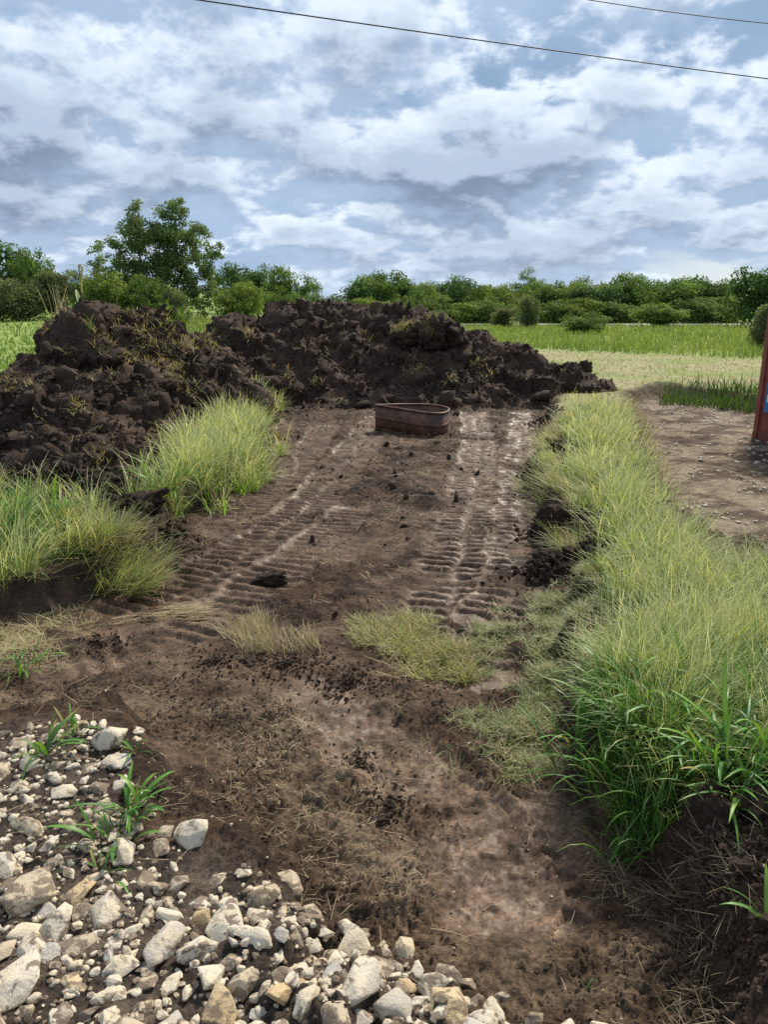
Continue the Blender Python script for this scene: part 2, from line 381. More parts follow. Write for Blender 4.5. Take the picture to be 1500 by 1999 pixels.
def stone_mat(name, c1, c2, mud=.5):
    m, t, p = newmat(name); L = t.links
    g = N(t, 'ShaderNodeNewGeometry'); pos = g.outputs['Position']; oi = N(t, 'ShaderNodeObjectInfo')
    f1 = noise(t, pos, 13, 7, .62); f2 = noise(t, pos, 60, 6, .68); f3 = noise(t, pos, 24, 6, .62, .6)
    base = mixc(t, oi.outputs['Random'], c1, c2)
    c = mixc(t, smooth(t, f1, .35, .68), base, mixc(t, .6, base, (.60, .48, .30)))
    c = mixc(t, smooth(t, f2, .56, .72, 0, .5), c, (.22, .19, .16))
    sx = N(t, 'ShaderNodeSeparateXYZ'); L.new(g.outputs['Normal'], sx.inputs[0])
    mk = smooth(t, mathn(t, 'ADD', f3, mathn(t, 'MULTIPLY', oi.outputs['Random'], .10)), .66 - .12 * mud, .76 - .12 * mud)
    c = mixc(t, mathn(t, 'MULTIPLY', mk, .85), c, mixc(t, f2, (.09, .06, .04), (.20, .145, .10)))
    L.new(c, p.inputs['Base Color']); p.inputs['Roughness'].default_value = .85
    n_ = bump(t, f2, .55, .012); n_ = bump(t, f1, .5, .03, n_); L.new(n_, p.inputs['Normal'])
    return m
def grass_mat(name='grass_blades', transl=.35, rough=.55, spec=.3):
    m, t, p = newmat(name); L = t.links
    a = N(t, 'ShaderNodeAttribute', attribute_name='Col'); L.new(a.outputs['Color'], p.inputs['Base Color'])
    p.inputs['Roughness'].default_value = rough; p.inputs['Specular IOR Level'].default_value = spec
    tr = N(t, 'ShaderNodeBsdfTranslucent'); L.new(mixc(t, 1.0, a.outputs['Color'], (1.25, 1.2, .7), 'MULTIPLY'), tr.inputs[0])
    mx = N(t, 'ShaderNodeMixShader'); mx.inputs[0].default_value = transl
    L.new(p.outputs[0], mx.inputs[1]); L.new(tr.outputs[0], mx.inputs[2]); L.new(mx.outputs[0], t.nodes['Material Output'].inputs[0])
    return m
def plain_mat(name, c1, c2, scale=8, rough=.6, metal=0.0, bmp=.2, bd=.01):
    m, t, p = newmat(name); L = t.links
    tc = N(t, 'ShaderNodeTexCoord'); f = noise(t, tc.outputs['Object'], scale, 8, .62)
    L.new(mixc(t, smooth(t, f, .35, .68), c1, c2), p.inputs['Base Color'])
    p.inputs['Roughness'].default_value = rough; p.inputs['Metallic'].default_value = metal
    L.new(bump(t, f, bmp, bd), p.inputs['Normal'])
    return m
M_SOIL = soil_mat(); M_CLOD = clod_mat(); M_GRASS = grass_mat(); M_LEAF = grass_mat('tree_leaves', .45, .65, .12)
M_LIME = stone_mat('pale_limestone', (.60, .53, .41), (.56, .51, .42), .8); M_OCH = stone_mat('ochre_stone', (.42, .27, .12), (.50, .38, .22), .9)
M_GREY = stone_mat('grey_limestone', (.34, .33, .31), (.46, .43, .38), .5); M_MUDDY = stone_mat('muddy_limestone', (.46, .38, .27), (.40, .33, .25), 1.35)
M_BARK = plain_mat('bark', (.07, .055, .042), (.13, .11, .09), 5, .9, 0, .5, .03)
M_CRUMB = clod_mat('brown_crumbs', (.052, .032, .020), (.125, .081, .052))
M_BROAD = grass_mat('broad_leaves', .3, .42)

# ------------------------------------------------------------------ ground sheet
def build_ground():
    ys = [-300, -60, -20, -6, -2, -.8, -.2, .2, .5, .75, .9]; y = 1.0
    while y < 900:
        ys.append(y); y *= 1.0043 if y < 4 else (1.0031 if y < 15 else (1.007 if y < 30 else 1.05))
    ys = np.array(ys); ncol = 350
    u = np.linspace(-1, 1, ncol); u = np.sign(u) * (.42 * np.abs(u) + .58 * np.abs(u) ** 3)
    W = 1.8 + np.abs(ys) * 1.02
    X = u[None, :] * W[:, None]; Y = np.repeat(ys[:, None], ncol, 1)
    x, y = X.ravel(), Y.ravel()
    z, Z = ground_full(x, y)
    GRID.update(ys=ys, u=u, z=z.reshape(X.shape), track=Z['track'].reshape(X.shape))
    # base colours of the zones
    def c3(r, g, b): return np.array([[r, g, b]])
    n_a = fbm2(x * 1.4, y * 1.4, 4, 110)[:, None]; n_b = fbm2(x * 5, y * 5, 3, 120)[:, None]; n_c = fbm2(x * .35, y * .35, 3, 130)[:, None]
    grassy = lerp(c3(.075, .065, .03), c3(.12, .12, .045), sstep(-.4, .5, n_b))
    meadow = lerp(c3(.16, .235, .045), c3(.25, .31, .085), sstep(-.5, .5, n_c + .5 * n_a))
    hay = lerp(c3(.31, .28, .14), c3(.22, .26, .08), sstep(-.25, .6, n_c + .4 * n_a))
    soil = lerp(c3(.030, .0185, .012), c3(.070, .043, .027), sstep(-.5, .6, n_a + .5 * n_b))
    mud = lerp(c3(.080, .046, .027), c3(.140, .088, .056), sstep(-.5, .5, n_b + n_a * .5))
    clay = lerp(c3(.16, .115, .072), c3(.26, .20, .13), sstep(-.3, .6, n_b))
    yardc = lerp(c3(.25, .195, .135), c3(.085, .056, .037), sstep(-.35, .35, n_a + .5 * n_b))
    gravc = lerp(c3(.06, .045, .034), c3(.12, .09, .066), sstep(-.4, .6, n_b))
    grassy = lerp(grassy, lerp(soil, mud, .5), (sstep(4.6, 3.4, y) * sstep(1.5, .9, x))[:, None]); grassy = lerp(grassy, soil, (sstep(-1.9, -2.4, x) * sstep(5.6, 6.4, y) * sstep(14, 12, y))[:, None])
    b = np.arctan2(x, np.maximum(y, .5))
    ym = 40 - 28 * np.clip(b, 0, .6) + 1.2 * fbm2(x * .2, y * .2, 2, 140)
    isr = sstep(.02, .10, b)[:, None]
    far = sstep(-.6, .6, (y - ym))[:, None]
    c = lerp(hay, meadow, np.maximum(far, 1 - isr))
    c = lerp(grassy, c, sstep(11.0, 16, y + .6 * x * (x > 0))[:, None] if True else 0)
    lf = (sstep(-.25, -.34, b) * sstep(9, 12, y))[:, None]; c = lerp(c, meadow * 1.1, lf)
    c = lerp(c, yardc, Z['yard'][:, None])
    near_clay = (np.exp(-((Z['sg'] - .55) / .5) ** 2) * sstep(-.15, .45, fbm2(x * 1.8, y * 1.8, 3, 150)))[:, None]
    padc = lerp(soil, lerp(soil, mud, .75), (1 - Z['patch'])[:, None] * .8)
    mid = sstep(4.0, 2.6, y)[:, None]
    padc = lerp(padc, lerp(mud, clay, .10 + .0 * n_b), mid * (.50 + .45 * sstep(-.35, .35, fbm2(x * 2.6, y * 2.6, 4, 155)[:, None])))
    padc = lerp(padc, clay, near_clay * .4)
    for (px, py, rr) in ((640, 1450, .42), (560, 1400, .3), (830, 1640, .28), (800, 1720, .2), (620, 1500, .3), (60, 1240, .4)):
        q = onz(px, py, PADZ); padc = lerp(padc, clay, (.45 * np.exp(-(((x - q[0]) / rr) ** 2 + ((y - q[1]) / rr) ** 2)) * sstep(-.35, .25, fbm2(x * 4, y * 4, 4, 171)))[:, None])
    padc = lerp(padc, mud, Z['track'][:, None] * .8)
    c = lerp(c, padc, Z['pad'][:, None]); c = lerp(c, soil, (Z['edge'] * (y < 20))[:, None] * .85)
    c = lerp(c, soil * 1.15, Z['bank'][:, None] * .9)
    c = lerp(c, gravc, Z['grav'][:, None])
    wet = np.clip(Z['pad'] * (Z['track'] * 1.0 + .30 * (1 - Z['patch'])) - .5 * Z['fluff'], 0, 1)
    for (px, py, rr) in ((925, 1605, .10), (945, 1655, .09), (915, 1690, .07), (500, 1190, .12), (385, 1215, .14), (1010, 835, .2)):
        q = onz(px, py, PADZ); wet = np.maximum(wet, 1.35 * np.exp(-(((x - q[0]) / rr) ** 2 + ((y - q[1]) / rr) ** 2)) * sstep(-.2, .2, fbm2(x * 6, y * 6, 2, 170)))
    me = mesh_np('ground', np.stack([x, y, z], 1), grid_faces(len(ys), ncol), True, c, {'wet': wet})
    o = obj('ground', me, M_SOIL); tag(o, 'stripped muddy pad, rough pasture, hay field and meadow', None, None, 'structure')
build_ground()

# pale road along the far edge of the meadow
def build_road():
    xs = np.linspace(4, 75, 60); v = []
    for x in xs:
        for dy, dz in ((-1.3, .05), (-1.0, .22), (1.0, .22), (1.3, .05)):
            Y = 92 - .06 * x + dy; v.append((x, Y, float(gz(x, Y)[0]) + dz))
    f = [(i * 4 + k, (i + 1) * 4 + k, (i + 1) * 4 + k + 1, i * 4 + k + 1) for i in range(len(xs) - 1) for k in range(3)]
    me = bpy.data.meshes.new('road'); me.from_pydata(v, [], f); me.update()
    tag(obj('road', me, plain_mat('road_gravel', (.45, .42, .37), (.55, .52, .47), 2, .9)), 'pale gravel road on the far side of the meadow', None, None, 'structure')
build_road()

# ------------------------------------------------------------------ dirt piles
CL = [rock_verts(200 + i, 2, 26, 6, .22, .10, .42) for i in range(10)]
CLH = [rock_verts(240 + i, 4, 8, 9, .13, .34, .5) for i in range(5)]
CLM = [mesh_np('clod', v * [1, .85, .72], f, True) for v, f in CL]
CLHM = [mesh_np('clod', v + .05 * v * billow3(v * 6, 2, 9)[:, None], f, True) for v, f in CLH]
for m_ in CLM + CLHM: m_.materials.append(M_CLOD)
def caps(x, y, cs):
    h = np.zeros(x.shape)
    for (a, ra, b, rb) in cs:
        ex, ey = b[0] - a[0], b[1] - a[1]; t = np.clip(((x - a[0]) * ex + (y - a[1]) * ey) / (ex * ex + ey * ey + 1e-9), 0, 1)
        d = np.hypot(x - a[0] - t * ex, y - a[1] - t * ey); Hh = a[2] + (b[2] - a[2]) * t; Rr = ra + (rb - ra) * t
        h = np.maximum(h, Hh * np.clip(1.09 - np.sqrt((d / Rr) ** 2 + .0081), -.2, 1))
    return h
def build_pile(name, cs, x0, x1, y0, y1, res, seed, label, amp=1.0):
    nx = int((x1 - x0) / res); ny = int((y1 - y0) / res)
    X, Y = np.meshgrid(np.linspace(x0, x1, nx), np.linspace(y0, y1, ny)); x, y = X.ravel(), Y.ravel()
    wx = x + .22 * fbm2(x * 1.1, y * 1.1, 3, seed); wy = y + .22 * fbm2(x * 1.1, y * 1.1, 3, seed + 4)
    h = caps(wx, wy, cs)
    g = gz(x, y) if False else (bearing_rise(x, y))
    z = g + h - .28
    p = np.stack([x, y, z], 1); G = p.reshape(ny, nx, 3)
    dx = np.gradient(G, axis=1); dy = np.gradient(G, axis=0); nrm = np.cross(dx, dy).reshape(-1, 3); nrm /= np.linalg.norm(nrm, axis=1)[:, None]
    fl = sstep(0, .25, h)
    sm = sstep(-.25, .30, fbm2(x * .8, y * .8, 3, seed + 9))          # slid, finer faces between cloddy ones
    pw = p + .10 * np.stack([n3(p * 2.3, seed + 71), n3(p * 2.3, seed + 72), n3(p * 2.3, seed + 73)], 1)
    w1, e1 = worley3(pw * 1.7, seed + 1); w2, e2 = worley3(pw * 4.3, seed + 2); w3, e3 = worley3(pw * 9.5, seed + 3)
    gap = lambda e, k: -np.exp(-(e / k) ** 2)
    d = amp * (.10 * n3(p * 1.1, seed + 5) + .17 * w1 + .035 * gap(e1, .10) + (.012 + .085 * sm) * w2 + .02 * sm * gap(e2, .12) + (.004 + .032 * sm) * w3 + .05 * n3(p * 3.3, seed + 8) + (.008 + .014 * sm) * n3(p * 9, seed + 9) + (.006 + .009 * sm) * n3(p * 22, seed + 60) + .007 * n3(p * 42, seed + 61))
    P2 = p + nrm * (d * fl)[:, None]
    f = grid_faces(ny, nx); keep = (h[f] > .02).any(1); f = f[keep]
    used = np.unique(f); mp = np.zeros(len(p), int); mp[used] = np.arange(len(used))
    root = empty(name, (float(np.mean([c[0][0] for c in cs])), float(np.mean([c[0][1] for c in cs])), 0)); tag(root, label, 'dirt pile')
    off = np.array(root.location)
    obj('soil_body', mesh_np('soil_body', P2[used] - off, mp[f], True), M_CLOD, root)
    # clods lying on it
    r = np.random.default_rng(seed); ok = np.where((h > .10))[0]
    wt = 1.0 / (1 + (y[ok] - y[ok].min())) ; wt /= wt.sum()
    sel = r.choice(ok, 290, p=wt)
    for i, k in enumerate(sel):
        s = r.uniform(.04, .10) if i % 6 else r.uniform(.10, .22)
        c = obj('clod', CLM[r.integers(len(CLM))], None, root, P2[k] - off + [0, 0, s * .15], r.uniform(0, 6.28, 3), (s * r.uniform(.8, 1.3), s, s * r.uniform(.7, 1.0)))
    # crumbs, too small to tell apart
    v0, f0 = OCT_V, OCT_F; nc = 5500; sel = r.choice(ok, nc); out = []
    fr = np.concatenate([f0 + i * len(v0) for i in range(nc)])
    s = np.exp(r.uniform(math.log(.010), math.log(.055), nc))
    v = v0[None] * (1 + .35 * r.normal(size=(nc, len(v0), 1)) * .6) * (s[:, None, None] * r.uniform(.7, 1.2, (nc, 1, 3)))
    v = v + (P2[sel] - off)[:, None, :] + np.array([0, 0, .01])
    o = obj('soil_crumbs', mesh_np('soil_crumbs', v.reshape(-1, 3), fr, False), M_CLOD, root); o['kind'] = 'stuff'
    return root, P2, nrm, h
def c_(px, py, Y, r, px2, py2, Y2, r2, dz=.28):
    a = at(px, py, Y); b = at(px2, py2, Y2); a[2] += dz - bearing_rise(a[0], a[1]); b[2] += dz - bearing_rise(b[0], b[1]); return (a, r, b, r2)
BACK = [c_(470, 612, 18.2, 2.6, 600, 600, 18.6, 2.9), c_(600, 600, 18.6, 2.9, 800, 606, 18.4, 2.8), c_(800, 600, 18.2, 2.6, 900, 640, 18.0, 2.3),
        c_(900, 640, 18.0, 2.3, 1010, 682, 17.4, 1.9), c_(1010, 686, 17.2, 1.7, 1130, 722, 16.8, .9), c_(560, 700, 17.0, 1.8, 900, 715, 16.8, 1.7),
        c_(425, 645, 17.6, 1.8, 470, 612, 18.2, 2.4)]
back_pile = build_pile('dirt_pile', BACK, -8.5, 7.0, 13.6, 21.5, .034, 300, 'wide heap of dark topsoil behind the rusty metal ring')
LEFT = [c_(165, 594, 11.8, 1.55, 280, 600, 12.6, 2.2), c_(280, 608, 12.6, 2.2, 385, 668, 14.2, 1.6), c_(-40, 735, 10.4, 1.7, 110, 690, 10.8, 1.6),
        c_(120, 760, 9.8, 1.5, 230, 740, 10.6, 1.7), c_(-500, 780, 10.0, 1.5, -40, 740, 10.4, 1.7), c_(30, 850, 8.6, 1.3, 215, 850, 8.8, 1.3), c_(180, 900, 8.0, 1.0, 260, 870, 8.6, 1.1)]
left_pile = build_pile('dirt_pile', LEFT, -10.5, -1.9, 7.2, 16.5, .026, 340, 'nearer heap of black clods with torn turf, left of the dug pad', .95)

# ------------------------------------------------------------------ grass and straw
def blades(name, pos, h, wd, az, lean, bend, cb, ct, S=4, label=None, mat=None, taper=.75, kind='stuff', parent=None, head=0.0):
    n = len(pos); t = np.linspace(0, 1, S + 1)
    ang = lean[:, None] + bend[:, None] * t[None, :] ** 1.3
    seg = (h / S)[:, None]
    dr = np.sin(ang[:, :-1]) * seg; dz = np.cos(ang[:, :-1]) * seg
    rr = np.concatenate([np.zeros((n, 1)), np.cumsum(dr, 1)], 1); zz = np.concatenate([np.zeros((n, 1)), np.cumsum(dz, 1)], 1)
    ca, sa = np.cos(az), np.sin(az)
    c = np.stack([pos[:, 0:1] + rr * ca[:, None], pos[:, 1:2] + rr * sa[:, None], pos[:, 2:3] + zz], -1)
    tw = rng.uniform(-.9, .9, n); wx = -np.sin(az + tw); wy = np.cos(az + tw)
    ww = wd[:, None] * np.maximum(1 - t[None, :] ** 1.6, .06) ** taper * .5
    if head: ww = ww * (1 + head * ((t > .5) & (t < .99))[None, :])
    side = np.stack([wx[:, None] * ww, wy[:, None] * ww, np.zeros_like(ww)], -1)
    v = np.stack([c - side, c + side], 2).reshape(-1, 3)
    k = np.arange(S); q = np.stack([2 * k, 2 * k + 1, 2 * k + 3, 2 * k + 2], 1)
    f = (q[None] + (np.arange(n) * 2 * (S + 1))[:, None, None]).reshape(-1, 4)
    col = cb[:, None, :] + (ct - cb)[:, None, :] * t[None, :, None]
    col = np.repeat(col[:, :, None, :], 2, 2).reshape(-1, 3)
    o = obj(name, mesh_np(name, v, f, True, col), mat or M_GRASS, parent)
    if label: tag(o, label, 'grass', None, kind)
    else: o['kind'] = kind
    return o
def scatter(pg, n, margin=.0, soft=.12, warp=.10):
    lo = pg.min(0); hi = pg.max(0); out = []
    tot = 0
    while tot < n:
        p = rng.uniform(lo, hi, (n * 3, 2)); d = sdist(p[:, 0], p[:, 1], pg) + warp * fbm2(p[:, 0] * 3, p[:, 1] * 3, 2, 200)
        p = p[(d < margin) & (rng.random(len(p)) < sstep(.02, -soft, d - margin) + .15)]; out.append(p); tot += len(p)
    return np.vstack(out)[:n]
def lod_scatter(pg, n, ref=3.0, pw=1.6):
    """denser towards the near end"""
    p = scatter(pg, n * 4, .06, .38, .28); d = np.hypot(p[:, 0], p[:, 1]); k = rng.random(len(p)) < np.clip((ref / d) ** pw, .02, 1); return p[k][:n * 2]
def mixcol(n, stops, jitter=.12, key=None):
    stops = np.array(stops, float); k = rng.random(n) if key is None else np.clip(key, 0, .999); k = k * (len(stops) - 1)
    i = np.minimum(k.astype(int), len(stops) - 2); c = lerp(stops[i], stops[i + 1], (k - i)[:, None])
    return c * rng.lognormal(0, jitter, (n, 1))
def az_bias(n, dirn, spread): return dirn + rng.normal(0, spread, n)
GREEN = [(.065, .140, .024), (.12, .24, .036), (.20, .32, .055)]
PALE = [(.25, .36, .095), (.36, .45, .15), (.48, .50, .23)]
SEED = [(.42, .48, .22), (.55, .56, .30), (.64, .59, .37)]
STRAW = [(.28, .21, .12), (.42, .34, .20), (.52, .44, .28)]
def lod(p): return np.hypot(p[:, 0], p[:, 1])
def zof(p): return np.column_stack([p, gz(p[:, 0], p[:, 1])])

def tufts(pg, ntuft, per, ref, pw=1.2):
    c = lod_scatter(pg, ntuft, ref, pw); dn = fbm2(c[:, 0] * 1.7, c[:, 1] * 1.7, 3, 205); c = c[dn + .45 * fbm2(c[:, 0] * 5, c[:, 1] * 5, 2, 207) > -.22 + .45 * rng.random(len(c))]
    m = len(c); k = np.repeat(np.arange(m), rng.integers(max(2, int(per * .4)), int(per * 1.6), m)); n = len(k)
    a = rng.uniform(0, 6.28, n); q = rng.uniform(0, 1, n) ** .6 * rng.uniform(.03, .09, m)[k]
    p = c[k] + np.stack([np.cos(a) * q, np.sin(a) * q], 1)
    return p, a, k, m
def tall_strip(name, pg, nb, ns, label1, label2, hscale=1.0, lean_dir=.2, green=.5, ref=3.2):
    p, a, k, m = tufts(pg, nb // 20, 20, ref); P3 = zof(p); n = len(p); d = lod(p)
    th = rng.uniform(.65, 1.3, m)[k]; tdir = rng.normal(lean_dir, 1.1, m)[k]; wind = rng.uniform(.0, .8, m)[k]
    ht = hscale * rng.uniform(.18, .50, n) * th
    az = np.arctan2(np.sin(a) + wind * np.sin(tdir), np.cos(a) + wind * np.cos(tdir)) + rng.normal(0, .3, n)
    key = np.clip(.5 + .5 * fbm2(p[:, 0] * 1.2, p[:, 1] * 1.2, 3, 215) - (green - .5) + rng.normal(0, .18, m)[k] + rng.normal(0, .12, n), 0, 1)
    tb = rng.lognormal(0, .30, m)[k][:, None]; cb = mixcol(n, GREEN, .25, key) * tb; ct = mixcol(n, GREEN[1:] + PALE, .22, key) * tb
    wd = np.clip(.0013 * d, .0035, .015) * np.clip(rng.lognormal(0, .55, n), .4, 3)
    low = rng.random(n) < .28; ln = np.where(low, rng.uniform(.9, 1.5, n), rng.uniform(.05, .8, n)); dead = ((rng.random(n) < .10) | (rng.random(m)[k] < .07))[:, None]
    cb = np.where(dead, mixcol(n, STRAW, .2) * .7, cb); ct = np.where(dead, mixcol(n, STRAW, .2), ct)
    blades(name, P3, ht, wd, az, ln, rng.uniform(.2, 2.3, n), cb, ct, 3, label1)
    p, a, k, m = tufts(pg, ns // 14, 14, ref); P3 = zof(p); n = len(p); d = lod(p)
    th = rng.uniform(.6, 1.25, m)[k]; tdir = rng.normal(lean_dir, 1.2, m)[k]; wind = rng.uniform(.2, 1.4, m)[k]
    az = np.arctan2(np.sin(a) + wind * np.sin(tdir), np.cos(a) + wind * np.cos(tdir)) + rng.normal(0, .35, n)
    ht = hscale * rng.uniform(.38, .85, n) * th; wd = np.clip(.00055 * d, .0016, .008) * rng.uniform(.7, 1.3, n)
    blades(name.replace('grass', 'grass_stalks'), P3, ht, wd, az, rng.uniform(.05, .95, n), rng.uniform(.1, 1.5, n), mixcol(n, PALE, .3), mixcol(n, SEED, .25), 3, label2, None, .3, 'stuff', None, .9)
tall_strip('tall_grass', STRIP_R, 34000, 26000, 'tall green grass blades of the uncut strip right of the pad', 'thin pale seed stalks of the uncut strip right of the pad', .52, .3, .5)
tall_strip('tall_grass', STRIP_L, 8500, 7000, 'tall yellow-green grass blades on the bank below the left heap', 'thin pale seed stalks on the bank below the left heap', .64, .1, .5, 8)
tall_strip('tall_grass', PATCH_L, 10000, 6000, 'tall green grass patch at the left edge of the picture', 'thin seed stalks rising from the grass patch at the left edge', .50, .2, .6, 4.5)

def laid(name, pg, n, label, cols, hr=(.1, .3), wr=(.002, .004), zoff=.012, lean=(1.1, 1.5), dirn=0, spread=3, S=3, gap=-.45):
    p = pg if len(pg) == n and pg.shape[1] == 3 else scatter(pg, n, 0, .3, .3)
    if p.shape[1] == 2:
        g_ = fbm2(p[:, 0] * 2.2, p[:, 1] * 2.2, 3, 280) + .6 * fbm2(p[:, 0] * 8, p[:, 1] * 8, 2, 290); p = p[g_ > gap + .4 * rng.random(len(p))]
    P3 = p if p.shape[1] == 3 else zof(p)
    P3 = P3 + [0, 0, zoff]; d = lod(P3); n = len(P3)
    wd = np.maximum(rng.uniform(*wr, n), .00085 * d)
    c = mixcol(n, cols, .18)
    return blades(name, P3, rng.uniform(*hr, n), wd, az_bias(n, dirn, spread), rng.uniform(*lean, n), rng.uniform(-.2, .5, n), c * .85, c, S, label, None, .35)
# flattened, yellowing grass along the edges of the strips
def pg_px(pts, z=0.0): return poly(pts, z)
laid('flattened_grass', pg_px([(60, 1040), (200, 1030), (310, 1050), (300, 1090), (230, 1110), (100, 1110)], 0), 3200, 'flattened straw-yellow grass spilling from the left patch onto mud', PALE + STRAW[:2], (.12, .38), (.003, .006), .05, (.7, 1.35), .0, .9)
laid('flattened_grass', pg_px([(1050, 880), (1085, 850), (1100, 930), (1150, 1000), (1160, 1060), (1090, 1030), (1030, 960)], -.05), 3000, 'trampled brown grass along the inner edge of the right strip', STRAW + PALE, (.1, .3), (.003, .006), .03, (.6, 1.4), 2.9, .9)
laid('trampled_grass', pg_px([(930, 1190), (1090, 1120), (1200, 1150), (1160, 1300), (1130, 1420), (1190, 1540), (1080, 1510), (960, 1490), (820, 1460), (900, 1400), (1000, 1340)], -.15), 14000, 'trampled green and straw grass between pad and right strip', [(.12, .21, .05), (.24, .30, .10), (.40, .37, .2), (.46, .38, .24)], (.03, .10), (.0018, .0042), .008, (.8, 1.55), 2.6, 3.0, 3, -.6)
laid('turf_remnant', pg_px([(690, 1270), (760, 1190), (850, 1180), (900, 1250), (930, 1310), (830, 1325), (740, 1320)], PADZ), 4200, 'yellow-green turf remnant lying across the middle of the pad', [(.20, .26, .06), (.36, .38, .12), (.48, .42, .22), (.42, .33, .19)], (.05, .16), (.0025, .006), .012, (.7, 1.5), 2.0, 1.8)
laid('turf_remnant', pg_px([(440, 1235), (560, 1205), (640, 1240), (640, 1275), (560, 1265), (500, 1280), (430, 1260)], PADZ), 1100, 'cut grass stubble leaning over in the middle of the pad', STRAW + [(.40, .38, .2)], (.05, .16), (.003, .005), .01, (.2, 1.1), 2.4, .7)
laid('straw_mat', pg_px([(230, 1185), (370, 1170), (385, 1205), (300, 1215), (235, 1210)], PADZ), 420, 'combed mat of dry stems pressed into the left wheel track', STRAW[1:], (.10, .26), (.003, .005), .012, (1.4, 1.56), .25, .25)
laid('straw_litter', pg_px([(0, 1130), (130, 1140), (130, 1250), (60, 1290), (-80, 1280)], -.1), 2600, 'dry yellow straw strewn left of the pad', STRAW + PALE[1:2], (.05, .2), (.002, .004), .008, (1.2, 1.56))
laid('straw_litter', np.array([(-3.6, 2.2), (1.5, 1.2), (1.7, 3), (1.7, 6), (2.2, 8), (3.0, 15), (-2.6, 15), (-2.2, 8), (-3.6, 5)]), 5200, 'scattered dry straw and roots over the stripped pad', STRAW, (.03, .12), (.0014, .003), .008, (1.2, 1.6))
laid('straw_litter', pg_px([(270, 1440), (520, 1300), (800, 1420), (880, 1600), (800, 1780), (560, 1700), (330, 1600)], -.08), 1100, 'fine pale straw trodden into the mud behind the rubble', STRAW, (.015, .06), (.001, .0024), .006, (1.2, 1.58))
laid('root_mat', pg_px([(1150, 1560), (1320, 1610), (1480, 1640), (1520, 1999), (1400, 1990), (1340, 1780), (1250, 1650)], -.05), 700, 'dry roots and stems hanging from the cut bank at lower right', [(.20, .145, .09), (.34, .27, .17), (.45, .38, .25)], (.03, .13), (.0012, .0024), .01, (.6, 1.9), 3.4, 1.1)
laid('root_mat', pg_px([(1225, 790), (1248, 890), (1285, 990), (1360, 1080), (1400, 1075), (1320, 980), (1280, 890), (1255, 790)], -.05), 2200, 'brown dead grass hanging on the bank towards the gravel yard', STRAW[:2] + [(.2, .16, .1)], (.1, .3), (.004, .006), .03, (.6, 1.8), -.2, .8)
laid('cut_bank_weeds', pg_px([(1290, 768), (1490, 782), (1560, 788), (1560, 775), (1480, 765), (1300, 752)], 0), 1700, 'dark green weeds along the top of the yard cut bank', [(.05, .10, .02), (.09, .16, .03)], (.15, .4), (.012, .02), .0, (.1, .9))

# turf and straw torn up with the soil on the heaps
def pile_grass(pile, spots, label, cols, n=90, hr=(.08, .28), seed=1):
    root, P2, nrm, h = pile; out = []; r = np.random.default_rng(seed)
    Pp = P2; d = Pp - np.array([0, 0, CAMZ]); dep = d[:, 1] * CP - d[:, 2] * SP; up = d[:, 1] * SP + d[:, 2] * CP
    u = 750 + FPX * d[:, 0] / dep; v = 1000 - FPX * up / dep
    for (px, py, rad) in spots:
        k = np.where((np.hypot((u - px), (v - py)) < rad) & (h > .05))[0]
        if len(k) == 0: continue
        k = k[Pp[k, 1] < Pp[k, 1].min() + 1.2]
        out.append(Pp[r.choice(k, int(n * (rad / 20) ** 1.5))])
    P3 = np.vstack(out)
    return laid('torn_turf', P3, len(P3), label, cols, hr, (.003, .006), .0, (.5, 2.0), -1.2, 1.8)
pile_grass(left_pile, [(118, 612, 18), (240, 620, 26), (270, 650, 18), (330, 625, 22), (350, 660, 24), (370, 690, 24), (300, 690, 26), (250, 700, 20), (125, 695, 14), (390, 650, 26),
                       (420, 660, 20), (190, 740, 14), (60, 760, 14), (20, 750, 20), (215, 745, 16), (150, 800, 18), (345, 735, 24), (370, 760, 20), (200, 900, 28), (90, 640, 10), (205, 660, 30), (300, 650, 40), (345, 690, 34)],
           'torn yellow-green turf sticking out of the left heap', STRAW + [(.30, .30, .12), (.22, .26, .07)], 130, (.05, .18), 3)
pile_grass(left_pile, [(330, 640, 16), (350, 610, 20), (370, 625, 16), (175, 640, 10), (345, 600, 20)], 'fresh green turf sticking out of the left heap', GREEN + PALE[:1], 170, (.08, .24), 4)
pile_grass(back_pile, [(800, 715, 20), (835, 715, 14), (930, 710, 16), (950, 730, 12), (880, 745, 10), (640, 690, 10), (720, 660, 10), (560, 730, 10), (480, 660, 16), (430, 660, 16), (620, 750, 10), (1090, 720, 8)],
           'pale dry turf scraps on the wide back heap', STRAW + PALE[:1], 150, (.05, .22), 5)

def pile_straw(pile, n, label, seed):
    root, P2, nrm, h = pile; r = np.random.default_rng(seed); ok = np.where(h > .05)[0]; k = r.choice(ok, n * 4); g_ = fbm2(P2[k, 0] * 1.5, P2[k, 1] * 1.5 + P2[k, 2], 3, 330); k = k[g_ > .0 + .3 * r.random(len(k))][:n]
    P3 = P2[k]; laid('straw_on_heap', P3, len(P3), label, STRAW + PALE[1:2], (.05, .2), (.004, .006), .01, (.9, 2.1), -1.4, 1.2)
pile_straw(left_pile, 1500, 'dry straws and roots strewn over the left heap', 1)
pile_straw(back_pile, 1100, 'dry straws and roots strewn over the wide back heap', 2)
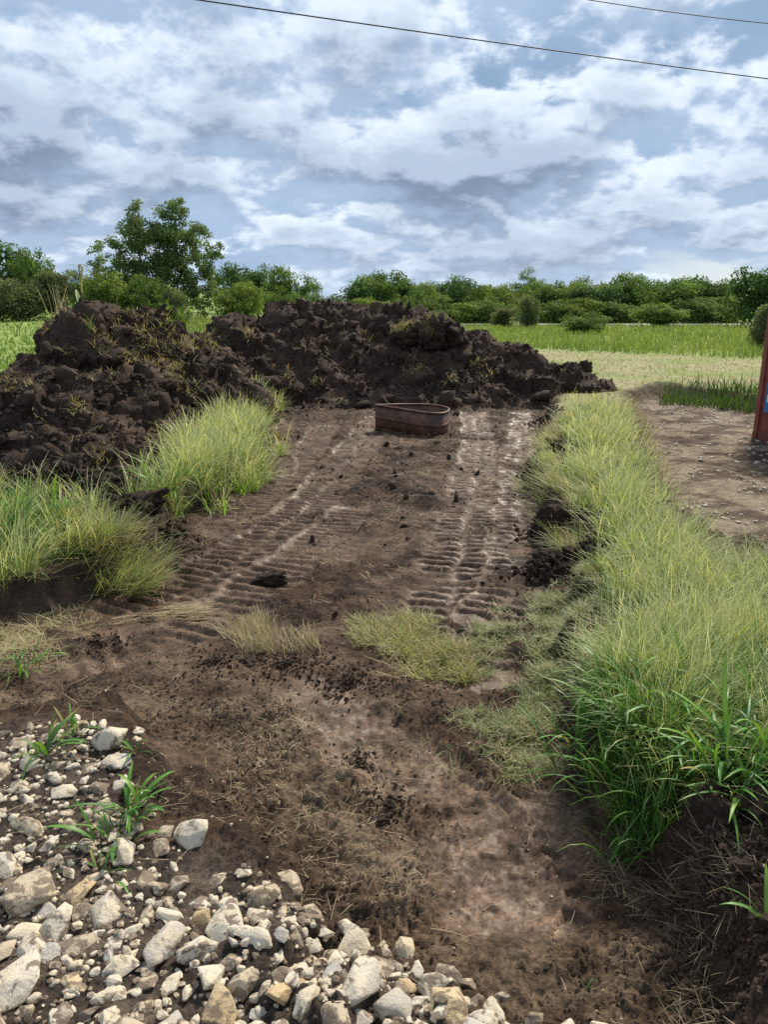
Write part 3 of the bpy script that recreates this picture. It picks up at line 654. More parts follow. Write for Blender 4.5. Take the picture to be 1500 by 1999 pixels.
# meadow, hay field and pasture
def field(name, n, xr, yr, cond, label, hr, cols, wk=.0011, pw=1.0):
    y = rng.uniform(yr[0] ** (1 - pw) if pw != 1 else math.log(yr[0]), math.log(yr[1]), n); y = np.exp(y); b = rng.uniform(xr[0], xr[1], n); x = np.tan(b) * y
    k = cond(x, y, b); x, y = x[k], y[k]; n = len(x); P3 = np.column_stack([x, y, gz(x, y)])
    wd = wk * y * rng.uniform(.7, 1.5, n)
    key = np.clip(.5 + .6 * fbm2(x * .25, y * .25, 3, 230) + rng.normal(0, .18, n), 0, 1)
    blades(name, P3, rng.uniform(*hr, n), wd, rng.uniform(0, 6.28, n), rng.uniform(.05, .6, n), rng.uniform(.1, .9, n), mixcol(n, cols, .12, key) * .8, mixcol(n, cols, .12, key), 2, label)
def ymeadow(x, y, b): return 40 - 28 * np.clip(b, 0, .6) + 1.2 * fbm2(x * .2, y * .2, 2, 140)
field('meadow_grass', 27000, (.02, .62), (20, 95), lambda x, y, b: y > ymeadow(x, y, b), 'tall bright green meadow grass beyond the hay field', (.2, .5), [(.15, .23, .045), (.22, .30, .065), (.31, .36, .11)])
field('hay_stubble', 7000, (.06, .62), (15, 34), lambda x, y, b: (y < ymeadow(x, y, b)) & (sdist(x, y, YARD) > .15), 'pale cut hay stubble in the mown field', (.03, .08), [(.24, .27, .08), (.33, .31, .14), (.40, .36, .19)], .0009)
field('pasture_grass', 15000, (-.62, -.27), (11, 75), lambda x, y, b: y > 0, 'short bright green pasture behind the left heap', (.08, .24), [(.11, .20, .03), (.17, .28, .045), (.27, .34, .09)], .0013)
field('rough_grass', 7000, (-.3, .02), (19, 60), lambda x, y, b: y > 0, 'rough yellow-green grass behind the gap between the heaps', (.25, .6), [(.14, .22, .04), (.26, .30, .09)], .0013)

# ------------------------------------------------------------------ trees
def leaf_cloud(cent, crad, n, size, r, cols, flat=.75):
    ncl = len(cent); wgt = crad ** 2; wgt = wgt / wgt.sum(); k = r.choice(ncl, n, p=wgt)
    d = r.normal(size=(n, 3)); d /= np.linalg.norm(d, axis=1)[:, None]; rad = r.random(n) ** .45
    p = cent[k] + d * (crad[k] * rad)[:, None] * [1, 1, flat]
    a = r.normal(size=(n, 3)); a /= np.linalg.norm(a, axis=1)[:, None]
    nn = d * .6 + a * .9 + [0, 0, .35]; nn /= np.linalg.norm(nn, axis=1)[:, None]
    t = np.cross(nn, r.normal(size=(n, 3))); t /= np.linalg.norm(t, axis=1)[:, None]; b = np.cross(nn, t)
    s = size * r.uniform(.6, 1.4, (n, 1))
    v = np.stack([p - t * s, p - b * s * .5 + nn * s * .12, p + t * s, p + b * s * .5 + nn * s * .12], 1).reshape(-1, 3)
    f = np.arange(n * 4).reshape(-1, 4)
    cb = r.normal(0, .20, ncl)[k] + r.normal(0, .16, n)
    key = np.clip(r.random(ncl)[k] * .6 + r.random(n) * .4, 0, 1)[:, None]
    c = lerp(np.array(cols[0]), np.array(cols[1]), key) * np.exp(cb)[:, None]
    return v, f, np.repeat(c, 4, 0)
DKG = [(.060, .115, .042), (.105, .175, .058)]; MDG = [(.090, .160, .042), (.155, .230, .064)]; LTG = [(.125, .195, .046), (.210, .275, .075)]; GRY = [(.10, .135, .06), (.165, .195, .10)]
def crown_variant(seed, ncl, n, size, cols, bushy=False, airy=1.0):
    r = np.random.default_rng(seed); d = r.normal(size=(ncl, 3)); d /= np.linalg.norm(d, axis=1)[:, None]
    rad = r.uniform(.10, 1, ncl) ** .5 * .80 * (1 + .25 * n3(d * 1.7, seed)); cent = d * rad[:, None]; cr = r.uniform(.12, .40, ncl) * airy; cent = cent * (1 + .35 * n3(d * 2.6, seed + 7))[:, None]
    v, f, c = leaf_cloud(cent, cr, n, size, r, cols); return mesh_np('crown', v, f, False, c), cent
def trunk_mesh(cent, H, seed, r0=.16):
    r = np.random.default_rng(seed); mb = MB(); pts = [(0, 0, -.2)]
    for k in range(1, 6): pts.append((r.normal(0, .08) * k / 3, r.normal(0, .08) * k / 3, H * .75 * k / 5))
    mb.tube(pts, [r0 * (1 - .15 * k) for k in range(6)], 7)
    for k in range(7):
        i = r.integers(1, 5); c = cent[r.integers(len(cent))]; a = np.array(pts[i]); e = c; m = (a + e) / 2 + [0, 0, .08 * H * r.uniform(-.2, .6)]
        mb.tube([a, m, e], [r0 * .45, r0 * .28, r0 * .1], 5)
    return mb.mesh('trunk', True)
VAR = {}
def variant(kind, i):
    key = (kind, i)
    if key not in VAR:
        s = hash(kind) % 1 + {'dark': 10, 'mid': 30, 'light': 50, 'bush': 70, 'grey': 90, 'airy': 110}[kind] + i
        cols = {'dark': DKG, 'mid': MDG, 'light': LTG, 'bush': MDG, 'grey': GRY, 'airy': MDG}[kind]
        VAR[key] = crown_variant(s, {'airy': 60, 'bush': 70}.get(kind, 75), {'airy': 4600, 'bush': 6500}.get(kind, 8000), {'airy': .036}.get(kind, .045), cols, kind == 'bush' or (kind == 'light' and i == 1), {'airy': .75}.get(kind, 1.0))
    return VAR[key]
TRUNKS = [trunk_mesh(np.random.default_rng(i).normal(size=(12, 3)) * [.9, .9, .5] + [0, 0, 3.6], 5.5, i) for i in range(4)]
def tree(name, px, top, base, wpx, Y, kind, i, label, cat='tree', group=None, low=.12, rz=0):
    x = at(px, base, Y)[0]; z0 = float(gz(x, Y)[0]); H = at(px, top, Y)[2] - z0; hw = wpx / FPX * Y * .5
    t = empty(name, (x, Y, z0)); tag(t, label, cat, group)
    me, cent = variant(kind, i); hz = H * (1.12 - low) / 2
    if cat == 'tree':
        obj('trunk', TRUNKS[i % 4], M_BARK, t, None, (0, 0, rz), (min(1.3, hw / 3.2), min(1.3, hw / 3.2), H / 5.8))
    else:
        mb = MB(); r = np.random.default_rng(i + int(px))
        for k in range(5):
            a = r.uniform(0, 6.28); mb.tube([(0, 0, -.1), (.2 * hw * math.cos(a), .2 * hw * math.sin(a), H * .35), (.5 * hw * math.cos(a), .5 * hw * math.sin(a), H * .7)], [.05, .035, .012], 5)
        obj('stems', mb.mesh('stems', True), M_BARK, t)
    obj('crown', me, M_LEAF, t, (0, 0, H - hz * .98), (0, 0, rz), (hw * 1.12, hw * 1.0, hz * 1.08))
    return t
ORD = 'first second third fourth fifth sixth seventh eighth ninth tenth eleventh twelfth thirteenth fourteenth fifteenth sixteenth seventeenth eighteenth'.split()
row = [(700, 552, 70, 'dark'), (742, 541, 78, 'mid'), (792, 548, 70, 'dark'), (838, 561, 66, 'mid'), (884, 551, 72, 'dark'), (930, 560, 60, 'mid'), (978, 563, 66, 'light'), (1062, 556, 82, 'mid'),
       (1110, 552, 74, 'light'), (1160, 549, 80, 'dark'), (1212, 546, 84, 'mid'), (1262, 551, 78, 'dark'), (1312, 552, 80, 'mid'), (1360, 551, 76, 'dark'), (1408, 557, 78, 'mid')]
tone = {'dark': 'dark green', 'mid': 'mid green', 'light': 'light green'}
for i, (px, top, wd, kd) in enumerate(row):
    tree('broadleaf_tree', px, top - 7 + (0, -9, 4, 6, -5, 3)[i % 6], 634, wd * (1.35, 1.6, 1.2, 1.45)[i % 4], 98 + (i % 3) * 3, kd, i % 4, f'{tone[kd]} tree, {ORD[i]} from the left in the tree line behind the meadow', 'tree', 'tree line behind the meadow', .03, i * 1.3)
row2 = [(722, 546), (768, 548), (815, 554), (860, 556), (908, 554), (955, 560), (1042, 556), (1088, 553), (1136, 551), (1186, 547), (1238, 549), (1288, 553), (1336, 550), (1384, 553)]
for i, (px, top) in enumerate(row2):
    tree('broadleaf_tree', px, top - 8, 634, 92, 108 + (i % 2) * 3, ('mid', 'dark', 'light')[i % 3], (i + 2) % 4, f'{ORD[i]} tree from the left in the rear row of the far tree line', 'tree', 'rear row of the tree line behind the meadow', .03, i * 2.3 + 1)
rowb = [(705, 578, 96), (770, 586, 100), (835, 576, 104), (900, 588, 100), (960, 582, 104), (1080, 584, 108), (1135, 578, 90), (1195, 586, 110), (1350, 580, 110), (1415, 576, 110)]
for i, (px, top, wd) in enumerate(rowb):
    tree('leafy_shrub', px, top, 634, wd * 1.1, 93.8 + (i % 2) * 1.2, 'bush' if i % 3 else 'light', i % 3, f'rounded green shrub, {ORD[i]} from the left at the foot of the far tree line', 'shrub', 'shrubs at the foot of the far tree line', .0, i * 2.1)
tree('broadleaf_tree', 1022, 531, 634, 78, 112, 'airy', 0, 'taller loose grey-green tree rising above the far tree line', 'tree', None, .35)
tree('broadleaf_tree', 1485, 510, 634, 150, 82, 'dark', 1, 'large dark tree at the right edge above the container', 'tree', None, .0)
tree('willow_shrub', 1030, 572, 640, 48, 78, 'grey', 0, 'slim grey-green sapling standing in front of the far tree line', 'shrub', None, .0)
tree('willow_shrub', 985, 600, 640, 60, 80, 'grey', 1, 'low grey-green shrub beside the slim sapling', 'shrub', None, .0)
tree('leafy_shrub', 1283, 590, 634, 105, 84, 'light', 1, 'bright yellow-green rounded shrub before the far tree line', 'shrub', None, .0)
tree('leafy_shrub', 1140, 612, 660, 100, 58, 'bush', 1, 'dark green shrub standing alone in the meadow', 'shrub', None, .0)
tree('leafy_shrub', 1497, 592, 690, 80, 36, 'grey', 2, 'olive shrub beside the far top of the red container', 'shrub', None, .0)
# left wood
tree('broadleaf_tree', 20, 474, 590, 130, 62, 'dark', 0, 'dark tree at the far left edge of the picture', 'tree', None, .05)
tree('broadleaf_tree', 68, 482, 590, 80, 60, 'mid', 1, 'smaller green tree right of the dark far-left tree', 'tree', None, .05)
tree('brown_brush', 25, 540, 592, 120, 50, 'grey', 0, 'grey-brown brush under the dark far-left tree', 'shrub', None, 0)
tree('leafy_shrub', 110, 522, 592, 90, 52, 'grey', 1, 'olive brush behind the dead stalks on the left heap', 'shrub', None, 0)
tree('leafy_shrub', 160, 530, 592, 80, 56, 'bush', 0, 'green shrub behind the drooping weed on the left heap', 'shrub', None, 0)
tree('leafy_shrub', 215, 525, 598, 110, 50, 'light', 1, 'bright green shrub under the left lobe of the tall tree', 'shrub', None, 0)
tree('leafy_shrub', 285, 535, 600, 90, 50, 'bush', 2, 'mid green shrub under the middle of the tall tree', 'shrub', None, 0)
tree('leafy_shrub', 340, 562, 600, 60, 46, 'grey', 2, 'small grey-green shrub under the right side of the tall tree', 'shrub', None, 0)
tree('broadleaf_tree', 455, 512, 604, 90, 74, 'dark', 2, 'dark tree directly right of the tall tree', 'tree', None, .05)
tree('broadleaf_tree', 503, 515, 604, 70, 76, 'dark', 3, 'dark narrow tree behind the dome-shaped green shrub', 'tree', None, .05)
tree('leafy_shrub', 470, 545, 604, 100, 60, 'light', 0, 'dome-shaped fresh green shrub in the middle of the left wood', 'shrub', None, 0)
tree('broadleaf_tree', 548, 521, 606, 74, 72, 'mid', 2, 'left one of the twin pale-topped trees ending the left wood', 'tree', None, .05)
tree('broadleaf_tree', 598, 525, 606, 66, 72, 'airy', 1, 'right one of the twin pale-topped trees ending the left wood', 'tree', None, .05)
tree('leafy_shrub', 545, 562, 606, 80, 64, 'bush', 1, 'shrub below the twin trees of the left wood', 'shrub', None, 0)
tree('leafy_shrub', 620, 572, 610, 80, 66, 'bush', 2, 'low shrub right of the twin trees', 'shrub', None, 0)
tree('leafy_shrub', 662, 576, 612, 70, 80, 'mid', 3, 'low dark shrub in the dip between left wood and tree line', 'shrub', None, 0)
def big_tree():
    Y = 58; x = at(310, 600, Y)[0]; z0 = float(gz(x, Y)[0]); k = Y / FPX; r = np.random.default_rng(77)
    t = empty('broadleaf_tree', (x, Y, z0)); tag(t, 'tall many-lobed tree towering over the left wood', 'tree')
    lobes = [(338, 425, 34), (330, 460, 48), (275, 440, 40), (268, 470, 42), (215, 492, 40), (190, 500, 24), (300, 500, 66), (372, 488, 48), (400, 505, 40), (340, 545, 56), (250, 535, 46), (400, 550, 36), (300, 560, 50), (350, 405, 16), (262, 418, 18), (420, 492, 20), (225, 565, 44), (290, 585, 40), (350, 585, 46), (410, 580, 36), (200, 540, 34), (375, 530, 46)]
    cent = []; cr = []
    for (px, py, rp) in lobes:
        p = at(px, py, Y) - [x, Y, z0]; q = int(5 + (rp / 10) ** 1.6)
        for _ in range(q):
            d = r.normal(size=3); d /= np.linalg.norm(d); cent.append(p + d * rp * k * r.uniform(.45, .95)); cr.append(rp * k * r.uniform(.16, .34))
    cent = np.array(cent); cr = np.maximum(np.array(cr) * 1.15, .3)
    v, f, c = leaf_cloud(cent, cr, 38000, .098, r, [(.105, .165, .056), (.180, .245, .090)])
    obj('crown', mesh_np('crown', v, f, False, c), M_LEAF, t)
    mb = MB()
    for (ex, ez) in ((.3, 4.5), (-1.4, 5.0), (1.3, 6.2), (2.6, 4.4), (-3.2, 3.6)):
        mb.tube([(ex * .1, 0, -.3), (ex * .3, 0, ez * .35), (ex * .7, r.normal() * .3, ez * .7), (ex, r.normal() * .5, ez)], [.2, .15, .1, .04], 7)
        for _ in range(3): a = np.array((ex * .7, 0, ez * .7)); mb.tube([a, a + [r.normal() * .6, r.normal() * .6, .9], a + [r.normal() * 1.0, r.normal(), 1.8]], [.06, .04, .015], 5)
    obj('trunk', mb.mesh('trunk', True), M_BARK, t)
big_tree()

# ------------------------------------------------------------------ rusty metal ring
def build_ring():
    M = plain_mat('rusty_steel', (.060, .028, .018), (.165, .078, .046), 5, .58, .15, .25, .006)
    c = onz(803, 850, PADZ); Yc = c[1] + .45
    k = Yc / FPX * 145 / 1.2 / 1.03
    ctl = np.array([(-.61, .26), (-.36, .38), (-.05, .50), (.24, .54), (.47, .42), (.60, .14), (.59, -.20), (.45, -.54), (.20, -.52), (-.08, -.26), (-.36, .03), (-.52, .18)])
    n = len(ctl); pts = []
    for i in range(n):
        p0, p1, p2, p3 = ctl[i - 1], ctl[i], ctl[(i + 1) % n], ctl[(i + 2) % n]
        if i == 0: p0 = p1 + (p1 - p2) * .3
        if i == n - 1: p3 = p2 + (p2 - p1) * .3
        for t in np.linspace(0, 1, 10, endpoint=False):
            pts.append(.5 * (2 * p1 + (p2 - p0) * t + (2 * p0 - 5 * p1 + 4 * p2 - p3) * t * t + (3 * p1 - p0 - 3 * p2 + p3) * t ** 3))
    O = np.array(pts) * k; m = len(O)
    tg = np.roll(O, -1, 0) - np.roll(O, 1, 0); tg /= np.linalg.norm(tg, axis=1)[:, None]; nr = np.stack([-tg[:, 1], tg[:, 0]], 1)
    X = float(at(803, 850, Yc)[0]); z0 = PADZ - .06; Hh = .44
    root = empty('metal_ring', (X, Yc, z0)); root.rotation_euler = (R(.6), R(1.6), 0); tag(root, 'rusty brown dented metal tank ring standing on the mud pad', 'metal ring')
    def shell(name, prof, closed=True):
        v = []; f = []
        for (z, o) in prof: v += [(*(O[i] + nr[i] * o), z) for i in range(m)]
        q = len(prof)
        for a in range(q if closed else q - 1):
            for i in range(m):
                j = (i + 1) % m; b = (a + 1) % q; f.append((a * m + i, a * m + j, b * m + j, b * m + i))
        me = bpy.data.meshes.new(name); me.from_pydata(v, [], f); me.polygons.foreach_set('use_smooth', np.full(len(f), True, bool)); me.update(); return obj(name, me, M, root)
    shell('wall', [(0, 0), (.19, 0), (Hh, .004), (Hh, -.006), (.19, -.008), (0, -.008)])
    shell('rib', [(.205, .001), (.215, .010), (.240, .013), (.262, .006), (.264, .0012)], False)
    shell('rib', [(.030, .001), (.035, .007), (.048, .007), (.055, .0012)], False)
    rim = MB(); pr = np.column_stack([O, np.full(m, Hh)]); pr = np.vstack([pr, pr[:1]]); rim.tube(pr, .019, 8, False); obj('rim', rim.mesh('rim', True), M, root)
    mudm = plain_mat('dried_mud', (.13, .10, .08), (.2, .16, .13), 30, .9)
    for (i, z, s) in ((70, .30, .022), (84, .25, .014), (78, .10, .016), (88, .33, .018), (74, .12, .014)):
        v, f = ico(1); p = O[i] + nr[i] * .0; v2 = v * [s, .006, s * 1.8]; a = math.atan2(tg[i][1], tg[i][0]); ca, sa = math.cos(a), math.sin(a)
        v2 = np.stack([v2[:, 0] * ca - v2[:, 1] * sa + p[0], v2[:, 0] * sa + v2[:, 1] * ca + p[1], v2[:, 2] + z], 1)
        obj('mud_splash', mesh_np('mud_splash', v2, f), mudm, root)
build_ring()

# ------------------------------------------------------------------ red container at the right edge
def build_container():
    c = onz(1469, 856, -.30); X0, Y1 = float(c[0]), float(c[1]); L, Wd, Hh = 6.06, 2.44, 2.59; z0 = -.30
    M = plain_mat('container_red_paint', (.20, .045, .030), (.27, .075, .050), 3, .55, 0, .1, .01); MD = plain_mat('container_dark_red', (.12, .030, .022), (.18, .045, .03), 4, .6)
    root = empty('shipping_container', (X0, Y1, z0)); root.rotation_euler = (0, 0, R(.4)); tag(root, 'brick-red corrugated shipping container cut off by the right edge', 'container')
    def part(name, boxes, mat=MD):
        mb = MB(); [mb.box(*b) for b in boxes]; return obj(name, mb.mesh(name), mat, root)
    for (x, y) in ((0, 0), (Wd - .12, 0), (0, -L + .12), (Wd - .12, -L + .12)):
        p = part('corner_post', [((x, y - .12, .118), (x + .12, y, Hh - .118))], M)
        for z in (0, Hh - .118):
            q = part('corner_casting', [((x - .006, y - .126, z), (x + .126, y + .006, z + .116))])
    part('bottom_rail', [((.012, -L + .13, .01), (.10, -.13, .16))]); part('bottom_rail', [((Wd - .1, -L + .13, .01), (Wd - .012, -.13, .16))])
    part('bottom_rail', [((.13, -.10, .01), (Wd - .13, -.012, .16))]); part('top_rail', [((.012, -L + .13, Hh - .1), (.08, -.13, Hh - .02))], M); part('top_rail', [((Wd - .08, -L + .13, Hh - .1), (Wd - .012, -.13, Hh - .02))], M)
    part('top_rail', [((.13, -.08, Hh - .1), (Wd - .13, -.012, Hh - .02))], M)
    def corr(name, n0, length, horizontal_fn):
        prof = []; s = .122; d = .036
        while s < length - .4: prof += [(s, 0), (s + .07, 0), (s + .138, d), (s + .208, d), (s + .276, 0)]; s += .276
        prof.append((length - .122, 0)); v = []
        for (a, b) in prof: v += [horizontal_fn(a, b, .16), horizontal_fn(a, b, Hh - .1)]
        f = [(2 * i, 2 * i + 2, 2 * i + 3, 2 * i + 1) for i in range(len(prof) - 1)]
        me = bpy.data.meshes.new(name); me.from_pydata(v, [], f); me.update(); obj(name, me, M, root)
    corr('side_wall', 0, L, lambda a, b, z: (.03 + b, -a, z)); corr('side_wall', 0, L, lambda a, b, z: (Wd - .03 - b, -a, z)); corr('end_wall', 0, Wd, lambda a, b, z: (a, -.03 - b, z))
    part('door', [((.13, -L + .02, .16), (Wd / 2 - .01, -L + .06, Hh - .1))], M); part('door', [((Wd / 2 + .01, -L + .02, .16), (Wd - .13, -L + .06, Hh - .1))], M)
    part('roof', [((.085, -L + .13, Hh - .05), (Wd - .085, -.13, Hh - .03))], M)
    st = plain_mat('blue_sticker', (.02, .16, .42), (.025, .18, .46), 2, .4); wh = plain_mat('white_print', (.75, .75, .75), (.8, .8, .8), 2, .5)
    sk = part('blue_sign', [((.012, -.80, .46), (.022, -.235, .92))], st)
    mb = MB(); mb.box((.008, -.6, .62), (.0115, -.29, .67)); mb.box((.008, -.36, .67), (.0115, -.29, .74)); w_ = obj('white_mark', mb.mesh('white_mark'), wh, sk)
build_container()

# ------------------------------------------------------------------ power lines
def build_wire(a, b, label, rad=.014):
    Mw = plain_mat('black_cable', (.02, .02, .022), (.035, .035, .04), 4, .6)
    A = at(*a); B = at(*b); d = B - A; pts = []
    for t in np.linspace(-1.6, 2.2, 60):
        pts.append(A + d * t + [0, 0, .10 * (t * t - t)])
    mb = MB(); mb.tube(np.array(pts) - A, rad, 6); tag(obj('power_line', mb.mesh('power_line', True), Mw, None, A), label, 'power line')
build_wire((380, 0, 15.5), (1500, 155, 19.5), 'long black cable sagging across the upper sky', .012)
build_wire((1145, 0, 16.5), (1500, 47, 17.8), 'short piece of cable at the top right corner', .009)

NTH = ['nearest', 'second nearest', 'third nearest', 'fourth nearest', 'fifth nearest', 'sixth nearest', 'seventh nearest', 'eighth nearest', 'ninth nearest', 'tenth nearest', 'eleventh nearest', 'twelfth nearest', 'thirteenth nearest', 'fourteenth nearest', 'fifteenth nearest']
def relabel(items, marks, noun, group):
    """say which one by tone, size and place beside the nearest thing that has a name of its own"""
    bins = {}; med = np.median([i[3] for i in items])
    for o, x, y, s_, tone in items:
        d = [math.hypot(x - m[0], y - m[1]) for m in marks]; j = int(np.argmin(d)); m = marks[j]; dx, dy = x - m[0], y - m[1]
        side = ('right of' if dx > 0 else 'left of') if abs(dx) > abs(dy) else ('behind' if dy > 0 else 'in front of')
        bins.setdefault(('larger' if s_ > med else 'smaller', tone, side, m[2]), []).append((d[j], o))
    for (sz, tone, side, nm), lst in bins.items():
        lst.sort(key=lambda q: q[0])
        for i, (d, o) in enumerate(lst):
            nth = NTH[i] if i < 15 else str(i + 1) + 'th nearest'
            lb = f'{sz} {tone} {noun} {side} {nm}' if len(lst) == 1 else f'{sz} {tone} {noun}, {nth} {side} {nm}'
            tag(o, ' '.join(lb.split()[:16]), noun, group)
# ------------------------------------------------------------------ rubble stones at the viewer's feet
def build_stones():
    r = np.random.default_rng(21)
    def broken(seed):
        q = np.random.default_rng(seed); p = q.normal(size=(15, 3)); p /= np.linalg.norm(p, axis=1)[:, None]; p *= q.uniform(.78, 1.05, (15, 1)); p *= [1, q.uniform(.55, .98), q.uniform(.36, .68)]
        b = bmesh.new()
        for c in p: b.verts.new(c)
        h = bmesh.ops.convex_hull(b, input=b.verts[:]); bmesh.ops.delete(b, geom=[v for v in h['geom_interior'] if isinstance(v, bmesh.types.BMVert)], context='VERTS')
        bmesh.ops.dissolve_limit(b, angle_limit=R(14), verts=b.verts[:], edges=b.edges[:])
        bmesh.ops.bevel(b, geom=b.edges[:] + b.verts[:], offset=.075, segments=2, affect='EDGES', profile=.5, clamp_overlap=True)
        bmesh.ops.triangulate(b, faces=b.faces[:]); bmesh.ops.subdivide_edges(b, edges=[e for e in b.edges if e.calc_length() > .22], cuts=1, use_grid_fill=True)
        bmesh.ops.triangulate(b, faces=b.faces[:]); b.verts.index_update()
        v = np.array([x.co[:] for x in b.verts]); f = np.array([[x.index for x in fc.verts] for fc in b.faces]); b.free()
        return v * (1 + .045 * n3(v * 3.1, seed) + .03 * n3(v * 8, seed + 3))[:, None], f
    V = [broken(520 + i) for i in range(24)]
    meshes = {}
    def sm(i, mat):
        if (i, mat.name) not in meshes: me = mesh_np('stone', *V[i], True); me.set_sharp_from_angle(angle=R(28)); me.materials.append(mat); meshes[i, mat.name] = me
        return meshes[i, mat.name]
    # named stones: picture position, size in picture pixels, tone, label
    named = [(382, 1636, 42, 'l', 'flat pale stone alone on the mud right of the green weed'), (270, 1832, 0, 'l', ''), (712, 1925, 62, 'l', 'large upright pale slab among the bottom rubble'),
             (330, 1842, 55, 'g', 'broad grey-white block in the middle of the rubble'), (215, 1465, 44, 'l', 'flat cream stone behind the grass weed at the rubble corner'), (508, 1742, 44, 'm', 'blunt pale block at the back edge of the rubble'),
             (675, 1742, 26, 'l', 'small upright pale stone standing clear on the mud'), (545, 1958, 30, 'o', 'orange-brown pointed stone in the bottom rubble'), (640, 1895, 46, 'g', 'dark blue-grey stone among the bottom rubble'),
             (240, 1895, 34, 'l', 'round white-grey stone left of the rubble middle'), (390, 1862, 42, 'l', 'squarish cream stone below the broad grey-white block'), (440, 1815, 46, 'l', 'tilted cream slab right of the broad grey-white block'),
             (60, 1755, 55, 'm', 'long muddy stone near the left edge of the rubble'), (40, 1930, 70, 'l', 'big cream stone in the bottom left corner'), (880, 1960, 48, 'o', 'yellow-stained flat stone right of the upright slab'),
             (1190, 1985, 55, 'l', 'pale stone with a split at the bottom edge'), (800, 1870, 22, 'o', 'narrow ochre stone half buried in mud'), (880, 1835, 36, 'm', 'muddy stone half buried beside the narrow ochre stone'),
             (790, 1790, 34, 'm', 'square muddy stone at the right end of the rubble edge'), (110, 1815, 40, 'l', 'rounded white stone in the left of the rubble'), (125, 1560, 34, 'l', 'flat pale stone in the upper left rubble'),
             (230, 1505, 34, 'g', 'grey upright stone beside the green weed'), (770, 1960, 40, 'g', 'grey stone right of the upright pale slab'), (600, 1985, 34, 'l', 'leaning narrow white stone at the bottom edge'),
             (480, 1920, 40, 'm', 'brownish block in the lower middle rubble'), (1050, 1930, 24, 'm', 'small muddy stone alone in the dark soil'), (880, 1745, 10, 'o', ''), (150, 1760, 38, 'o', 'ochre-veined stone beside the long muddy stone')]
    short = {}; marks = []
    for q in named:
        if q[4]: w5 = q[4].split(); cut = next((i for i, x in enumerate(w5) if x in ('stone', 'slab', 'block')), 3); short[q[4]] = 'the ' + ' '.join(w5[:cut + 1])
    seen = {}
    for k5 in list(short):
        if list(short.values()).count(short[k5]) > 1: short.pop(k5); short[k5] = 'the ' + ' '.join(k5.split()[:9])
    mats = {'l': M_LIME, 'g': M_GREY, 'o': M_OCH, 'm': M_MUDDY}; placed = []
    def put(x, y, s, mat, label, group, sink=.25, tilt=.26):
        z = float(gz(x, y)[0]); i = r.integers(len(V)); sc = (s * r.uniform(.95, 1.25), s, s * r.uniform(.85, 1.1))
        o = obj('stone', sm(i, mat), None, None, (x, y, z + s * .50 * (1 - sink) - s * .12), (r.normal(0, tilt), r.normal(0, tilt), r.uniform(0, 6.28)), sc)
        tag(o, label, 'stone', group); placed.append((x, y, s)); return o
    for (px, py, rp, tn, lb) in named:
        if not lb: continue
        p = onz(px, py, -.02); dist = math.hypot(p[1], CAMZ); marks.append((p, short[lb])); put(p[0], p[1], rp / FPX * dist * .98, mats[tn], lb, None, .45)
    loose = []
    n = 0; tries = 0; sizes = np.sort(np.exp(r.normal(math.log(.033), .48, 400)))[::-1]
    lo = np.array([-1.75, 1.15]); hi = np.array([1.0, 2.75])
    cand = r.uniform(lo, hi, (40000, 2)); sdc = sdist(cand[:, 0], cand[:, 1], GRAV) + .05 * r.normal(size=len(cand)); cand = cand[(sdc < -.01) & (np.abs(cand[:, 0]) < .56 * (cand[:, 1] * 1.05 + .5)) & ((cand[:, 1] < 1.95) | (r.random(len(cand)) < .3))]
    for x, y in cand:
        if n >= 272: break
        s = min(sizes[min(n, 399)], .078); pl = np.array(placed)
        if (((pl[:, 0] - x) ** 2 + (pl[:, 1] - y) ** 2) < ((.62 if y < 1.85 else .8) * (s + pl[:, 2])) ** 2).any(): continue
        t = r.random() * (1 if y < 1.75 else .83); mat = M_LIME if t < (.50 if y < 1.75 else .34) else M_MUDDY if t < .83 else M_GREY if t < .97 else M_OCH
        loose.append((put(x, y, s, mat, '', None, r.uniform(.5, 1.05)), x, y, s, {M_LIME: 'pale', M_MUDDY: 'mud-smeared', M_GREY: 'grey', M_OCH: 'ochre'}[mat])); n += 1
    relabel(loose, [(p_[0], p_[1], sh) for p_, sh in marks], 'stone', 'loose stones of the front rubble')
    # gravel too small or too many to count
    def chips(name, pg, n, smin, smax, label, mat, zoff=.3, cond=None, sub=1):
        p = scatter(pg, n); 
        if cond is not None: p = p[cond(p)]
        n = len(p); z = gz(p[:, 0], p[:, 1]); s = np.exp(rng.uniform(math.log(smin), math.log(smax), n)); vs = [rock_verts(700 + i, sub, 14, 8, .05)[0] for i in range(12)]; f = ico(sub)[1]
        k = rng.integers(0, 12, n); v = np.stack(vs)[k] * (s[:, None, None] * rng.uniform(.6, 1.15, (n, 1, 3)) * [1, 1, .75])
        a = rng.uniform(0, 6.28, n); ca, sa = np.cos(a)[:, None], np.sin(a)[:, None]
        v = np.stack([v[..., 0] * ca - v[..., 1] * sa, v[..., 0] * sa + v[..., 1] * ca, v[..., 2]], -1) + np.column_stack([p, z + s * zoff])[:, None, :]
        F = (f[None] + (np.arange(n) * len(vs[0]))[:, None, None]).reshape(-1, 3)
        tag(obj(name, mesh_np(name, v.reshape(-1, 3), F, False), mat), label, 'gravel', None, 'stuff')
    chips('gravel_chips', GRAV, 3600, .004, .018, 'small stone chips between the rubble stones', M_MUDDY, .2)
    chips('gravel_chips', GRAV, 900, .005, .014, 'whitish stone chips between the rubble stones', M_LIME, .25)
    chips('small_rubble', GRAV, 1100, .010, .021, 'small cream rubble filling gaps between the larger stones', M_LIME, .15, lambda p: np.abs(p[:, 0]) < .6 * (p[:, 1] * 1.05 + .5), 2)
